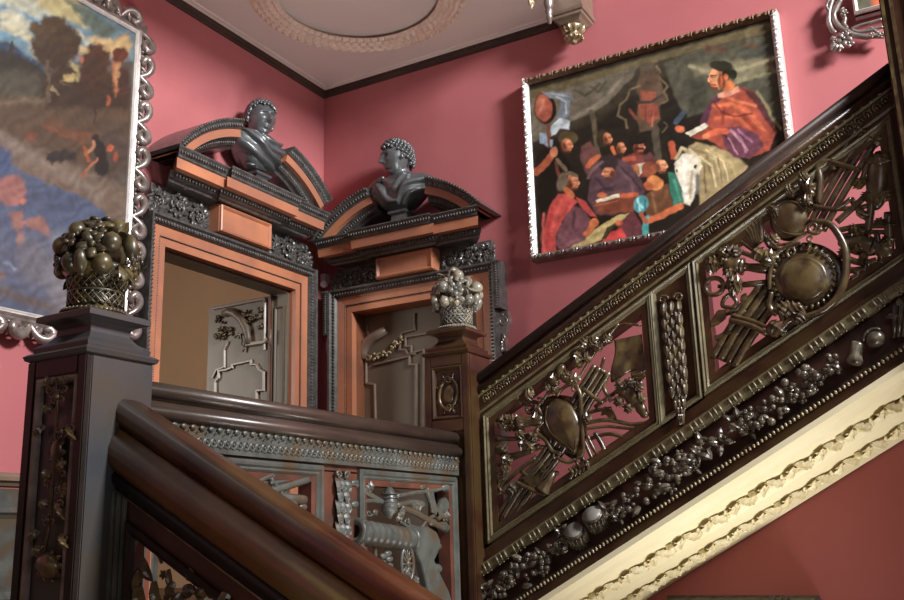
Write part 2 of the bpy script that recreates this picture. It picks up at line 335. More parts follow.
# ------------------------------------------------------------ newel posts
def square_stack(mb, cx, cy, prof):
    vs = []; fs = []
    for z, h in prof: vs += [(cx - h, cy - h, z), (cx + h, cy - h, z), (cx + h, cy + h, z), (cx - h, cy + h, z)]
    n = len(prof)
    for i in range(n - 1):
        for k in range(4): fs.append((i * 4 + k, i * 4 + (k + 1) % 4, (i + 1) * 4 + (k + 1) % 4, (i + 1) * 4 + k))
    fs += [(0, 3, 2, 1), tuple((n - 1) * 4 + k for k in range(4))]
    mb.add(vs, fs, False)
def newel(cx, cy, hw, ztop, zbot, label, mface, mshaft, basket_m, panel, seed):
    root = empty('newel_post', (cx, cy, zbot)); tag(root, label, 'newel post')
    b = MB(); z = ztop; pt, pb = z - .045, zbot + .1
    # shaft whose camera-side (-X) face is sunk behind a raised border
    b.box((cx - hw + .018, cy - hw, zbot), (cx + hw, cy + hw, z))
    part('shaft', b, mface, root, bevel=.003)
    b = MB(); w = .03
    x0 = cx - hw
    b.box((x0, cy - hw, zbot), (x0 + .0185, cy - hw + w, z)); b.box((x0, cy + hw - w, zbot), (x0 + .0185, cy + hw, z))
    b.box((x0, cy - hw + w, z - .045), (x0 + .0185, cy + hw - w, z))
    for q in panel.get('cross', []): b.box((x0, cy - hw + w, q), (x0 + .0185, cy + hw - w, q + .05))
    part('border', b, mshaft, root, bevel=.003)
    b = MB(); lo = panel.get('cross', [zbot + .05])[0] + .05 if panel.get('cross') else zbot + .1
    b.frame([(cy - hw + w, lo), (cy + hw - w, lo), (cy + hw - w, z - .045), (cy - hw + w, z - .045)], [(0, 0), (.0, .012), (.008, .016), (.016, .010), (.02, 0)], lambda y, zz, d: (x0 + .012 - d + .004, y, zz))
    part('panel_moulding', b, panel.get('mm', 'leaf_mould'), root)
    b = MB()
    square_stack(b, cx, cy, [(z, hw - .002), (z + .004, hw + .006), (z + .014, hw + .010), (z + .020, hw + .002), (z + .024, hw - .008), (z + .036, hw - .006), (z + .044, hw - .016), (z + .052, hw - .030),
                             (z + .070, hw - .044), (z + .085, hw - .045), (z + .096, hw - .036), (z + .102, hw - .022), (z + .104, hw - .008), (z + .118, hw - .008), (z + .120, hw - .014), (z + .124, hw - .02)])
    part('cap', b, mface, root)
    zb = z + .124
    bk = MB(); R = .068
    bk.lathe((cx, cy, zb), [(R + .012, 0), (R + .016, .006), (R + .012, .014), (R + .002, .016), (R - .002, .02), (R - .004, .05), (R - .001, .085), (R + .006, .104), (R + .016, .112), (R + .022, .12), (R + .020, .13), (R + .010, .136), (R - .02, .14)], n=40)
    basket = part('flower_basket', bk, basket_m, root, label='carved woven basket finial heaped with fruit and flowers')
    lt = MB()
    for k in range(22):
        for sg in (1, -1):
            for (za, zc) in ((.022, .058), (.064, .102)):
                pts = []
                for i in range(5):
                    u = i / 4; a = 2 * PI * (k + sg * u * 1.7) / 22; rr = R + .002 + .006 * u * (za > .05); pts.append((cx + math.cos(a) * rr, cy + math.sin(a) * rr, zb + za + (zc - za) * u))
                lt.tube(pts, .0026, 5)
    part('lattice', lt, basket_m, basket)
    rp = MB()
    for k in range(44):
        for (rr, zz, s_) in ((R + .016, .125, .007), (R + .0145, .008, .0055)):
            a = 2 * PI * k / 44; d = V3((math.cos(a), math.sin(a), 0)); tt = V3((-math.sin(a), math.cos(a), 0)); c = V3((cx, cy, zb + zz)) + d * rr
            rp.blob(c, d * s_, (tt * .8 + V3((0, 0, .9))) * s_ * 1.25, (tt * .45 - V3((0, 0, .4))) * s_, 6, 5)
    rp.tube([(cx + math.cos(2 * PI * k / 36) * (R + .001), cy + math.sin(2 * PI * k / 36) * (R + .001), zb + .061) for k in range(36)], .004, 6, closed=True)
    part('rope_rim', rp, basket_m, basket)
    # fruit and flowers, each its own carved piece
    rnd = random.Random(seed); c0 = V3((cx, cy, zb + .155))
    core = MB(); core.blob(c0 + V3((0, 0, .012)), (.072, 0, 0), (0, .072, 0), (0, 0, .055), 16, 10); part('foliage_heap', core, basket_m, basket)
    spots = []
    for ring, (nn, el, rad) in enumerate(((12, -.30, .104), (11, .20, .108), (8, .72, .100), (4, 1.12, .104), (1, 1.57, .12))):
        for k in range(nn):
            a = 2 * PI * (k + .5 * (ring % 2)) / nn + rnd.uniform(-.12, .12); e = el + rnd.uniform(-.1, .1)
            spots.append((a, e, rad + rnd.uniform(-.006, .008)))
    for i, (a, e, rad) in enumerate(spots):
        d = V3((math.cos(a) * math.cos(e), math.sin(a) * math.cos(e), math.sin(e))); c = c0 + d * rad
        e1 = np.cross(d, (0, 0, 1.001)); e1 /= np.linalg.norm(e1); e2 = np.cross(e1, d)
        kind = rnd.choice('ffrrlp'); q = MB(); s_ = rnd.uniform(.9, 1.25)
        if kind == 'f': q.flower(c - d * .012, d, .033 * s_, 5); nm = 'flower'
        elif kind == 'r': q.blob(c - d * .006, e1 * .023 * s_, e2 * .025 * s_, d * .023 * s_, 14, 9); q.blob(c + e2 * .022 * s_, e1 * .005, e2 * .006, d * .005, 6, 4); nm = 'fruit'
        elif kind == 'p': q.blob(c, e1 * .017 * s_, e2 * .033 * s_, d * .018 * s_, 12, 9); q.blob(c - e2 * .03 * s_, e1 * .008, e2 * .01, d * .008, 8, 5); nm = 'pear'
        else:
            for w_ in (-.6, 0, .6): q.leaf(c - d * .02, c + d * .012 + (e1 * math.sin(w_) + e2 * math.cos(w_) * (1 if rnd.random() < .5 else -1)) * .036 * s_, d, .012, .5, .1)
            nm = 'leaf'
        part(nm, q, basket_m, basket)
    return root
NL = newel(-2.975, -1.494, .108, .475, -1.2, 'tall dark newel post in the left foreground with a carved basket of fruit on top', 'newel_face', 'black_wood', 'basket', {'mm': 'silverframe'}, 11)  # silvery panel moulding imitates a highlight on dark wood
NR = newel(-1.018, -1.494, .106, .782, -.75, 'smaller newel post at the foot of the upper flight, oval boss on its face', 'walnut', 'walnut', 'basket_grey', {'cross': [.455], 'mm': 'walnut'}, 23)
# carved drop on the left newel's dark face (x = const plane)
XN = -3.068
def LN(u, v, d=0): return on(u, v, 0, XN - d)
def lr(px): return px * mpp(LN(55, 460))
n_ = V3((-1, 0, 0))
q = MB()
q.tube([LN(57, 378, .012), LN(58, 395, .016), LN(57, 420, .014), LN(55, 442, .012), LN(53, 480, .012), LN(50, 520, .012), LN(44, 556, .012)], lr(1.6), 8)
part('stem', q, 'carved', NL)
for (u, v, s) in ((57, 397, 1.0), (62, 432, .8), (48, 520, .8)):
    q = MB()
    for k in range(4):
        a = k * PI / 2 + .6; c = LN(u + math.cos(a) * 6 * s, v + math.sin(a) * 5 * s, .016)
        q.spiral(c, (0, lr(4 * s), 0), (0, 0, lr(4 * s)), 1, .25, .85, lr(1.6), a)
    q.blob(LN(u, v, .02), n_ * lr(3), (0, lr(3), 0), (0, 0, lr(3)), 10, 7)
    part('ribbon_bow', q, 'carved', NL)
for (u, v, rx, ry, ti) in ((57, 452, 5.5, 15, .08), (49, 566, 11, 14, -.3), (61, 489, 3, 6, 0)):
    q = MB(); ca, sa = math.cos(ti), math.sin(ti); c = LN(u, v, .008); ex = LN(u + rx * ca, v + rx * sa, .008) - c; ey = LN(u - ry * sa, v + ry * ca, .008) - c
    q.blob(c, ex, ey, n_ * lr(rx * .8), 20, 12)
    q2 = MB()
    for k in range(10):
        a = 2 * PI * k / 10; e = LN(u + (rx + 4) * math.cos(a), v + (ry + 3) * math.sin(a), .012)
        q2.leaf(LN(u + rx * .7 * math.cos(a), v + ry * .7 * math.sin(a), .006), e, n_, lr(3), .4)
    part('fruit_pod', q, 'carved', NL); part('leaf_husk', q2, 'carved', NL)
for (u, v, tu, tv) in ((45, 425, 33, 436), (66, 425, 78, 440), (50, 500, 38, 508), (56, 500, 66, 520), (40, 530, 28, 540), (60, 535, 70, 548), (55, 405, 42, 412), (60, 385, 70, 378), (54, 385, 44, 378), (44, 545, 30, 556), (58, 470, 68, 462), (52, 478, 42, 470)):
    q = MB(); q.leaf(LN(u, v, .008), LN(tu - (tu - u) * .12, tv, .016), n_, lr(4.8), .7, lobes=True); q.spiral(LN((u + tu) / 2, v + 4, .014), (0, lr(4), 0), (0, 0, lr(4)), 1, .2, 1.1, lr(1.7), tu * .1)
    part('acanthus_leaf', q, 'carved', NL)
# oval boss on the right newel
XR = -1.106
def RN(u, v, d=0): return on(u, v, 0, XR - d)
rr_ = mpp(RN(450, 393)); c = RN(449, 394, .0)
q = MB(); q.blob(c, (0, 6.5 * rr_, 1.5 * rr_), (0, -2 * rr_, 10 * rr_), (-.012, 0, 0), 20, 12); part('boss', q, 'carved', NR, label='polished oval boss in the panel')
q = MB(); q.tube([c + V3((-.006, 10.5 * rr_ * math.cos(a) - 3 * rr_ * math.sin(a) * .5, 15 * rr_ * math.sin(a))) for a in np.linspace(0, 2 * PI, 30, endpoint=False)], rr_ * 1.7, 8, closed=True)
part('oval_ring', q, 'carved', NR)
for k in range(16):
    a = 2 * PI * k / 16; d = V3((0, math.cos(a), math.sin(a) * 1.35)); q = MB(); q.leaf(c + d * 11 * rr_, c + d * (17 if k % 2 else 14) * rr_, n_, rr_ * 2, .5); part('ray', q, 'carved', NR)
for sg in (1, -1):
    q = MB(); q.spiral(c + V3((-.008, 0, sg * 13.5 * rr_)), (0, 4 * rr_, 0), (0, 0, 4 * rr_ * sg), 1, .3, 1.2, rr_ * 1.5, 0); part('scroll', q, 'carved', NR)
# third newel, at the right edge of the photograph
r3 = empty('newel_post', (-1.02, -3.46, -.2)); tag(r3, 'dark newel post cut by the right edge, above the steep balustrade', 'newel post')
q = MB(); q.box((-1.118, -3.566, -.2), (-.914, -3.356, 2.4)); part('shaft', q, 'walnut', r3, bevel=.004)
q = MB()
for y in (-3.372, -3.40): q.box((-1.13, y, .7), (-1.117, y + .012, 2.4))
for i in range(110): q.ball((-1.124, -3.392, .9 + i * .014), .0045, 6, 4)
part('beaded_border', q, 'carved', r3)
q = MB(); q.box((-1.126, -3.53, .8), (-1.117, -3.44, 2.3)); part('sunk_panel', q, 'carved', r3)
# ------------------------------------------------------------ carved doorcases
def Lc(s, h, d): return (s, -d, h)
def acanthus_scrolls(mb, x0, x1, z0, z1, d, rnd, flip=1, k=1.0, dens=1.0):
    """running scrolls with leaves and rosettes filling a rectangle"""
    H = z1 - z0; n = max(1, int(round((x1 - x0) / (H * .95)))); st = (x1 - x0) / n; th = H * .07 * k
    for i in range(n):
        cx = x0 + st * (i + .5); cz = (z0 + z1) / 2 + (H * .05 if i % 2 else -H * .05); s = 1 if i % 2 else -1
        mb.spiral(Lc(cx, cz, d), (H * .42, 0, 0), (0, 0, H * .42 * s), 1, .22, 1.5, th, PI * .1, lift=(0, -.006, 0))
        mb.flower(Lc(cx, cz, d + .008), (0, -1, 0), H * .15, 5)
        for j in range(int(9 * dens)):
            a = 2 * PI * j / int(9 * dens) + rnd.uniform(-.2, .2); r1 = H * rnd.uniform(.2, .32); r2 = r1 + H * rnd.uniform(.17, .27)
            p = Lc(cx + math.cos(a) * r1, cz + math.sin(a) * r1, d); q = Lc(cx + math.cos(a + .5) * r2, cz + math.sin(a + .5) * r2, d + rnd.uniform(.002, .014))
            mb.leaf(p, q, (0, -1, 0), H * .075, .8)
        for j in range(int(5 * dens)): mb.ball(Lc(cx + rnd.uniform(-.5, .5) * st, rnd.uniform(z0 + .01, z1 - .01), d + .004), H * rnd.uniform(.035, .07), 6, 4)
def doorcase(name, loc, rz, ow, fw, ho, label, ear=0, seed=1, pw=.63, tw=.66, c0=0.0, apex=.33, brk=(-.2, .22), scr=False, hb=None, tab=(-.215, .2), pwr=None, twr=None):
    rnd = random.Random(seed); pwr = pwr or pw; twr = twr or tw
    root = empty(name, loc, rz, local=True); tag(root, label, 'doorcase', 'doorcases with broken pediments')
    bw = fw - ow; ht = ho + bw                                 # top of the architrave
    path = [(ow, 0), (ow, ho), (-ow, ho), (-ow, 0)]            # travelling so that "left" is inwards -> use negative for outwards
    def fr(prof): 
        m = MB(); m.frame(path, [(-a, d) for a, d in prof], Lc, closed=False); return m
    part('inner_architrave', fr([(0, -.12), (0, .045), (.038, .045), (.045, .04), (.045, -.0)]), 'door_orange', root)
    part('outer_architrave', fr([(.045, 0), (.045, .052), (bw - .045, .058), (bw - .045, 0)]), 'door_orange', root)
    part('outer_moulding', fr([(bw - .045, 0), (bw - .045, .062), (bw - .036, .078), (bw - .02, .082), (bw - .012, .098), (bw, .100), (bw, 0)]), 'door_mould', root)
    bd = MB()
    for (p, q) in (((-ow - .045, 0), (-ow - .045, ho + .045)), ((-ow - .045, ho + .045), (ow + .045, ho + .045)), ((ow + .045, 0), (ow + .045, ho + .045))):
        beads(bd, Lc(p[0], p[1], .05), Lc(q[0], q[1], .05), .0125, .0048)
    part('bead_strip', bd, 'door_mould', root)
    lf = MB(); o = bw - .028
    for (p, q, nd) in (((-ow - o, 0), (-ow - o, ho + o), (1, 0)), ((-ow - o, ho + o), (ow + o, ho + o), (0, -1)), ((ow + o, 0), (ow + o, ho + o), (-1, 0))):
        L_ = math.hypot(q[0] - p[0], q[1] - p[1]); nn = int(L_ / .02)
        for i in range(nn):
            u = (i + .5) / nn; x = p[0] + (q[0] - p[0]) * u; z = p[1] + (q[1] - p[1]) * u
            lf.blob(Lc(x, z, .082), (.0065 if nd[0] == 0 else .011, 0, 0), (0, .006, 0), (0, 0, .0065 if nd[1] == 0 else .011), 6, 4)
    part('leaf_row', lf, 'door_mould', root)
    if ear:
        for sg in (-1, 1):
            e = MB(); x0 = sg * fw; x1 = sg * (fw + ear); a_, b_ = min(x0, x1), max(x0, x1)
            e.box((a_, -.1, ht - .27), (b_, 0, ht)); e.box((a_, -.108, ht - .012), (b_, -.09, ht)); beads(e, Lc((a_ + b_) / 2, ht - .26, .1), Lc((a_ + b_) / 2, ht - .01, .1), .014, .007)
            part('crossette', e, 'door_mould', root)
            if scr:
                e = MB(); cx = sg * (fw + ear * .4)
                e.spiral(Lc(cx + sg * .012, ht - .33, .035), (.034 * sg, 0, 0), (0, 0, .034), 1, .2, 1.3, .011, PI / 2); e.spiral(Lc(cx + sg * .0, ht - .475, .03), (.022 * sg, 0, 0), (0, 0, -.022), 1, .2, 1.3, .009, PI / 2)
                e.prism([Lc(cx - sg * .015, ht - .28, 0), Lc(cx + sg * .035, ht - .28, 0), Lc(cx + sg * .042, ht - .34, 0), Lc(cx + sg * .01, ht - .42, 0), Lc(cx + sg * .02, ht - .5, 0), Lc(cx - sg * .015, ht - .5, 0)], (0, -.04, 0))
                for k in range(5): e.leaf(Lc(cx, ht - .40 - .02 * k, .04), Lc(cx + sg * .02 * math.cos(k), ht - .43 - .02 * k, .045), (0, -1, 0), .009)
                part('side_scroll', e, 'silverframe', root)
    # frieze: carved scrollwork either side of a raised tablet
    hb = hb or ht + .145
    xt0, xt1 = tab
    bk = MB(); bk.box((-fw + .03, -.045, ht), (fw - .03, 0, hb)); part('frieze_board', bk, 'door_mould', root)
    for (a_, b_) in ((-fw + .0, xt0 - .015), (xt1 + .015, fw - .0)):
        m = MB(); acanthus_scrolls(m, a_, b_, ht + .002, hb - .004, .05, rnd, dens=1.5)
        x = a_ if a_ < 0 else b_; sg = -1 if a_ < 0 else 1
        m.spiral(Lc(x - sg * .034, ht + .04, .055), (.034 * sg, 0, 0), (0, 0, .036), 1, .1, 2, .009, PI)
        part('carved_scrollwork', m, 'door_mould', root)
    m = MB(); m.box((xt0, -.115, ht + .008), (xt1, -.02, hb)); part('tablet', m, 'door_orange', root, bevel=.003)
    m = MB(); m.frame([(xt0, ht + .008), (xt1, ht + .008), (xt1, hb - .002), (xt0, hb - .002)], [(0.004, 0), (0.004, .010), (.012, .014), (.02, .006), (.024, 0)], lambda x, y, d: (x, -.115 - d, y))
    part('tablet_moulding', m, 'door_orange', root)
    # cornice with a centre that breaks forward
    def hstack(prof, x0, x1, extra=0, ret=True):
        mm = MB(); pr = [(0, prof[0][0])] + [(d + extra, h) for h, d in prof] + [(0, prof[-1][0])]
        n = len(pr); vs = []
        dm = max(p[0] for p in pr)
        for x, sg in ((x0, -1), (x1, 1)):
            for (d, h) in pr: vs.append((x + (sg * (d - dm) * .75 if ret else 0), -d, h))
        fs = [(i, (i + 1) % n, n + (i + 1) % n, n + i) for i in range(n)] + [tuple(range(n))[::-1], tuple(range(n, 2 * n))]
        return mm.add(vs, fs, False)
    bed = [(hb, .125), (hb + .012, .13), (hb + .016, .15), (hb + .034, .165), (hb + .038, .18)]
    cor = [(hb + .038, .205), (hb + .04, .215), (hb + .09, .22)]
    cym = [(hb + .09, .222), (hb + .095, .228), (hb + .105, .23), (hb + .125, .245), (hb + .135, .255), (hb + .142, .255)]
    for pr, nm, mt in ((bed, 'bed_moulding', 'door_mould'), (cor, 'corona', 'door_orange'), (cym, 'cyma', 'door_mould')):
        m = hstack(pr, c0 - pw - (.02 if nm == 'cyma' else 0), c0 + pwr + (.02 if nm == 'cyma' else 0)); m._ext(hstack(pr, c0 + xt0 - .09, c0 + xt1 + .08, .028)); part(nm, m, mt, root)
    m = MB()
    for hh, dd, st, r in ((hb + .028, .166, .022, .010), (hb + .117, .244, .018, .008)):
        N_ = int((pw + pwr) / st)
        for i in range(N_):
            x = c0 - pw + (pw + pwr) * (i + .5) / N_; e = .028 if c0 + xt0 - .09 < x < c0 + xt1 + .08 else 0
            if hh < hb + .05 and (x < c0 - pw + .05 or x > c0 + pwr - .05): continue
            m.blob(Lc(x, hh, dd + e), (r * .8, 0, 0), (0, r * .7, 0), (0, 0, r * 1.2), 6, 4)
    part('leaf_row', m, 'door_mould', root)
    hc = hb + .142
    # segmental pediment, broken in the middle
    W = tw; Rr = (W * W + apex * apex) / (2 * apex); zc = hc + apex - Rr
    a0 = math.asin(min(1, (W) / Rr))
    def arc(r, a): return (c0 + r * math.sin(a), zc + r * math.cos(a))
    for (aa, ab) in ((-a0, math.asin(brk[0] / Rr)), (math.asin(brk[1] / Rr), math.asin(twr / Rr))):
        for nm, mt, pr in (('pediment_cyma', 'door_mould', [(0, 0), (0, .262), (-.012, .258), (-.02, .245), (-.042, .235), (-.048, .228), (-.048, 0)]),
                           ('pediment_corona', 'door_orange', [(-.048, 0), (-.048, .222), (-.09, .218), (-.09, 0)]),
                           ('pediment_bed_moulding', 'door_mould', [(-.09, 0), (-.09, .19), (-.10, .175), (-.12, .165), (-.125, .14), (-.135, .13), (-.135, 0)])):
            m = MB(); vs = []; N_ = 18; n = len(pr); cut = 0
            for i in range(N_ + 1):
                a = aa + (ab - aa) * i / N_
                for (o_, d) in pr:
                    x, z = arc(Rr + o_, a)
                    if z < hc - .002:
                        z = hc - .002
                    vs.append(Lc(x, z, d))
            fs = [(i * n + k, i * n + (k + 1) % n, (i + 1) * n + (k + 1) % n, (i + 1) * n + k) for i in range(N_) for k in range(n)] + [tuple(range(n))[::-1], tuple(N_ * n + k for k in range(n))]
            m.add(vs, fs, False); part(nm, m, mt, root)
        m = MB(); N_ = int(abs(ab - aa) * Rr / .02)
        for i in range(N_):
            a = aa + (ab - aa) * (i + .5) / N_; ta = V3((math.cos(a), 0, -math.sin(a))); ra = V3((math.sin(a), 0, math.cos(a)))
            for (o_, d, r) in ((-.031, .242, .009), (-.006, .262, .006), (-.108, .172, .0085)):
                x, z = arc(Rr + o_, a)
                if z < hc + .005: continue
                m.blob(Lc(x, z, d), ta * r * .8, (0, r * .8, 0), ra * r * 1.3, 6, 4)
        part('pediment_leaf_row', m, 'door_mould', root)
        # carved sunburst of leaves in the low corner of the tympanum
        m = MB(); sg = -1 if aa < -.1 else 1; xo = c0 + sg * W * .62; 
        for k in range(7):
            q = (.12 + .16 * k); m.leaf(Lc(xo, hc, .05), Lc(xo + (-sg) * -1 * -math.cos(q * 1.25) * .0 - sg * .14 * math.cos(q * 1.2), hc + .13 * math.sin(q * 1.2) * .8, .055), (0, -1, 0), .013, .6)
        part('tympanum_leaf_fan', m, 'door_mould', root)
    return root, hc
HA = 1.47 - ZF
DA, hcA = doorcase('doorcase', (-.843, 0, ZF), 0, .515, .655, HA, 'bright orange wooden doorcase round the open doorway, carved broken arch above', seed=5, hb=HA + .14 + .165, pwr=.56, twr=.585)
HB = 1.36 - ZF
DB, hcB = doorcase('doorcase', (0, -.665, ZF), -PI / 2, .42, .56, HB, 'brown shaded doorcase round the shut door, carved broken arch above', ear=.035, seed=9, pw=.545, tw=.585, apex=.27, brk=(-.17, .235), scr=True, hb=HB + .14 + .14, tab=(-.195, .2))

# ------------------------------------------------------------ doors
# open leaf in the left doorway: hinged on the right jamb, swung into the far room (plane x = -.36)
dl = empty('door_1', (-.36, .1, ZF)); dl['kind'] = 'structure'
def DL(u, v, d=0): return on(u, v, 0, -.362 - d)
b = MB(); b.box((-.36, .105, ZF), (-.325, .60, 1.452)); part('door_leaf', b, 'door_leaf', dl)
def px_mould(mb, pts, w, d, fn, closed=False, prof=None):
    """moulding that follows a traced outline on a plane whose local axes are (y, z) or (x, z)"""
    P = [fn(u, v) for u, v in pts]; return P
def yz(fn, pts): return [(fn(u, v)[1], fn(u, v)[2]) for u, v in pts]
def mould_x(mb, pts, x, w=.012, d=.012, closed=False):
    mb.frame(pts, [(-w / 2, 0), (-w / 2, d * .5), (-w / 4, d), (w / 4, d), (w / 2, d * .5), (w / 2, 0)], lambda y, z, dd: (x - dd, y, z), closed=closed)
zA = lambda x, y: (205 + x / 5, 290 + y / 5)
b = MB()
mould_x(b, yz(DL, [zA(*p) for p in [(55, 520), (55, 462), (72, 440), (72, 405), (110, 400), (140, 388), (140, 375), (232, 355), (235, 372), (262, 375), (275, 400), (297, 412), (297, 500), (262, 503), (262, 585)]]), -.36, .018, .016)
mould_x(b, yz(DL, [zA(*p) for p in [(120, 260), (100, 300), (100, 385), (60, 400), (40, 440)]]), -.36, .014, .012)
mould_x(b, yz(DL, [zA(*p) for p in [(210, 275), (300, 262), (318, 245)]]), -.36, .03, .02)
mould_x(b, yz(DL, [zA(*p) for p in [(48, 95), (302, 45), (300, 300)]]), -.36, .018, .014)
part('panel_moulding', b, 'leaf_mould', dl)
b = MB(); P = [DL(*zA(*p), .012) for p in [(90, 120), (120, 108), (150, 118), (180, 145), (205, 190), (215, 235), (218, 270)]]
b.tube(P, [.02, .024, .026, .026, .024, .02, .018], 10); part('scroll_pediment', b, 'door_leaf', dl)
b = MB(); rnd = random.Random(8)
for cx, cy, n_l, sp in ((95, 215, 16, 32), (70, 150, 8, 18), (60, 240, 8, 16), (230, 140, 12, 20), (205, 120, 8, 15), (265, 130, 6, 10), (275, 180, 8, 10), (275, 100, 6, 12)):
    for k in range(n_l):
        c = DL(*zA(cx + rnd.uniform(-sp, sp), cy + rnd.uniform(-sp, sp)), .014); b.ball(c, rnd.uniform(.007, .013), 7, 5)
b.tube([DL(*zA(*p), .014) for p in [(150, 240), (165, 220), (180, 225), (185, 250), (180, 275), (195, 285), (190, 310)]], .006, 7)
part('carved_swag', b, 'carved', dl)
b = MB(); b.box((-.372, .105, ZF), (-.358, .122, 1.45)); part('hinge_stile', b, 'orange_border', dl)
for z in (1.15, .1):
    b = MB(); b.tube([(-.372, .104, z), (-.372, .104, z + .09)], .008, 10); part('hinge', b, 'leaf_mould', dl)
# panelled reveal of the open doorway
b = MB(); b.box((-.345, -.0, ZF), (-.3285, .118, 1.468))
b.frame([(.022, -.4), (.095, -.4), (.095, 1.38), (.022, 1.38)], [(0, 0), (0, .006), (.006, .009), (.012, .003), (.014, 0)], lambda y, z, d: (-.345 - d, y, z))
b.box((-1.3595, .0, ZF), (-1.345, .118, 1.468)); b.box((-1.36, .0, 1.455), (-.33, .118, 1.469))
o = part('jamb_lining', b, 'door_leaf'); o.name = 'trim_7'; o['kind'] = 'structure'
# shut door in the right doorcase, behind the plane of the wall face
db = empty('door_2', (.1, -.665, ZF)); db['kind'] = 'structure'
b = MB(); b.box((.085, -1.083, ZF), (.12, -.247, 1.358)); part('door_leaf', b, 'door_leaf', db)
def DB_(u, v, d=0): return on(u, v, 0, .085 - d)
zB = lambda x, y: (350 + x / 5, 310 + y / 5); zC = lambda x, y: (300 + x / 3, 250 + y / 3)
b = MB()
mould_x(b, yz(DB_, [zC(*p) for p in [(200, 330), (200, 400), (225, 405), (228, 520)]]), .085, .016, .014)
mould_x(b, yz(DB_, [zC(*p) for p in [(225, 345), (330, 320), (330, 345), (350, 345), (350, 540)]]), .085, .016, .016)
mould_x(b, yz(DB_, [zC(*p) for p in [(305, 250), (345, 240), (345, 190)]]), .085, .014, .012)
mould_x(b, yz(DB_, [zC(*p) for p in [(305, 250), (300, 300), (318, 300), (325, 312), (350, 312)]]), .085, .014, .012)
mould_x(b, yz(DB_, [zC(*p) for p in [(420, 245), (318, 262), (318, 290), (335, 290), (335, 310), (372, 300), (372, 530)]]), .085, .014, .012)
mould_x(b, yz(DB_, [zC(*p) for p in [(204, 225), (206, 265)]]), .085, .012, .010)
part('panel_moulding', b, 'leaf_mould', db)
b = MB(); P = [DB_(*zC(*p), .012) for p in [(192, 328), (188, 305), (200, 280), (225, 258), (258, 240)]]
b.tube(P, [.022, .03, .034, .032, .026], 12); b.spiral(DB_(*zC(203, 325), .02), (0, .02, 0), (0, 0, .02), 1, .2, 1.5, .007)
part('scroll_pediment', b, 'leaf_mould', db)
b = MB()
for k in range(44):
    u = k / 43; c = DB_(*zC(212 + 95 * u + rnd.uniform(-7, 7), 322 - 62 * u + rnd.uniform(-8, 8) + 14 * math.sin(PI * u)), .016); b.ball(c, rnd.uniform(.006, .011), 7, 5)
part('carved_swag', b, 'gilt', db)

# ------------------------------------------------------------ bronze busts
def head_mesh(c, R, H, fat=1.0):
    """head as one skin: R columns = right, front, up"""
    R = np.array(R, float).T; vs = []; nu, nv = 56, 48
    def g(x, s): return math.exp(-(x / s) ** 2)
    def pt(th, ph):
        x = math.cos(th) * math.sin(ph); y = math.cos(th) * math.cos(ph); z = math.sin(th)
        X = .345 * x * fat; Y = .43 * y; Z = .5 * z
        if Z < 0: X *= 1 - .30 * min(1, -Z / .5) ** 1.3; Y *= 1 - .10 * min(1, -Z / .5)
        if y < 0: Y *= 1.08; 
        if y < 0 and Z < -.1: Y *= 1 - .55 * min(1, (-Z - .1) / .35)
        if y > 0:
            f = y ** .7; Y -= .03 * f
            nose = g(X, .045) * (max(0, min(1, (.12 - Z) / .26)) if Z > -.15 else max(0, 1 - (-.15 - Z) / .035)) * .17
            nose += g(abs(X) - .045, .03) * g(Z + .125, .03) * .04
            brow = .055 * g(Z - .11, .03) * g(X, .22)
            eye = -.085 * g(abs(X) - .12, .06) * g(Z - .045, .045) + .04 * g(abs(X) - .12, .035) * g(Z - .04, .024)
            cheek = .02 * g(abs(X) - .17, .07) * g(Z + .09, .08)
            lips = g(X, .085) * (.05 * g(Z + .235, .02) + .05 * g(Z + .278, .02) - .012 * g(Z + .257, .009)) - .035 * g(X, .1) * g(Z + .325, .025)
            chin = .07 * g(X, .1) * g(Z + .40, .06)
            Y += f * (nose + brow + eye + cheek + lips + chin)
        return (X, Y, Z)
    b = MB(); P = [pt(-PI / 2 + .001, 0)]
    # denser rows towards the face: warp azimuth
    for j in range(1, nv):
        th = -PI / 2 + PI * j / nv
        for i in range(nu):
            q = 2 * PI * i / nu; P.append(pt(th, q - .55 * math.sin(q)))
    P.append(pt(PI / 2 - .001, 0))
    fs = [(0, 1 + (i + 1) % nu, 1 + i) for i in range(nu)]
    for j in range(nv - 2):
        for i in range(nu):
            a = 1 + j * nu + i; b2 = 1 + j * nu + (i + 1) % nu; fs.append((a, b2, b2 + nu, a + nu))
    l = len(P) - 1; fs += [(l, 1 + (nv - 2) * nu + i, 1 + (nv - 2) * nu + (i + 1) % nu) for i in range(nu)]
    P = [V3(c) + R @ (V3(p) * H) for p in P]
    b.add(P, fs)
    for sg in (-1, 1):
        e = V3(c) + R @ (V3((sg * .345 * fat, -.03, -.02)) * H)
        b.blob(e, R @ V3((.03 * H, 0, 0)), R @ V3((sg * 0, .055 * H, .02 * H)), R @ V3((0, -.02 * H, .10 * H)), 10, 8)
    return b
def rot(a, tilt=0, roll=0):
    m = Matrix.Rotation(a, 3, 'Z') @ Matrix.Rotation(tilt, 3, 'X') @ Matrix.Rotation(roll, 3, 'Y'); return [tuple(m @ Vector(v)) for v in ((1, 0, 0), (0, 1, 0), (0, 0, 1))]
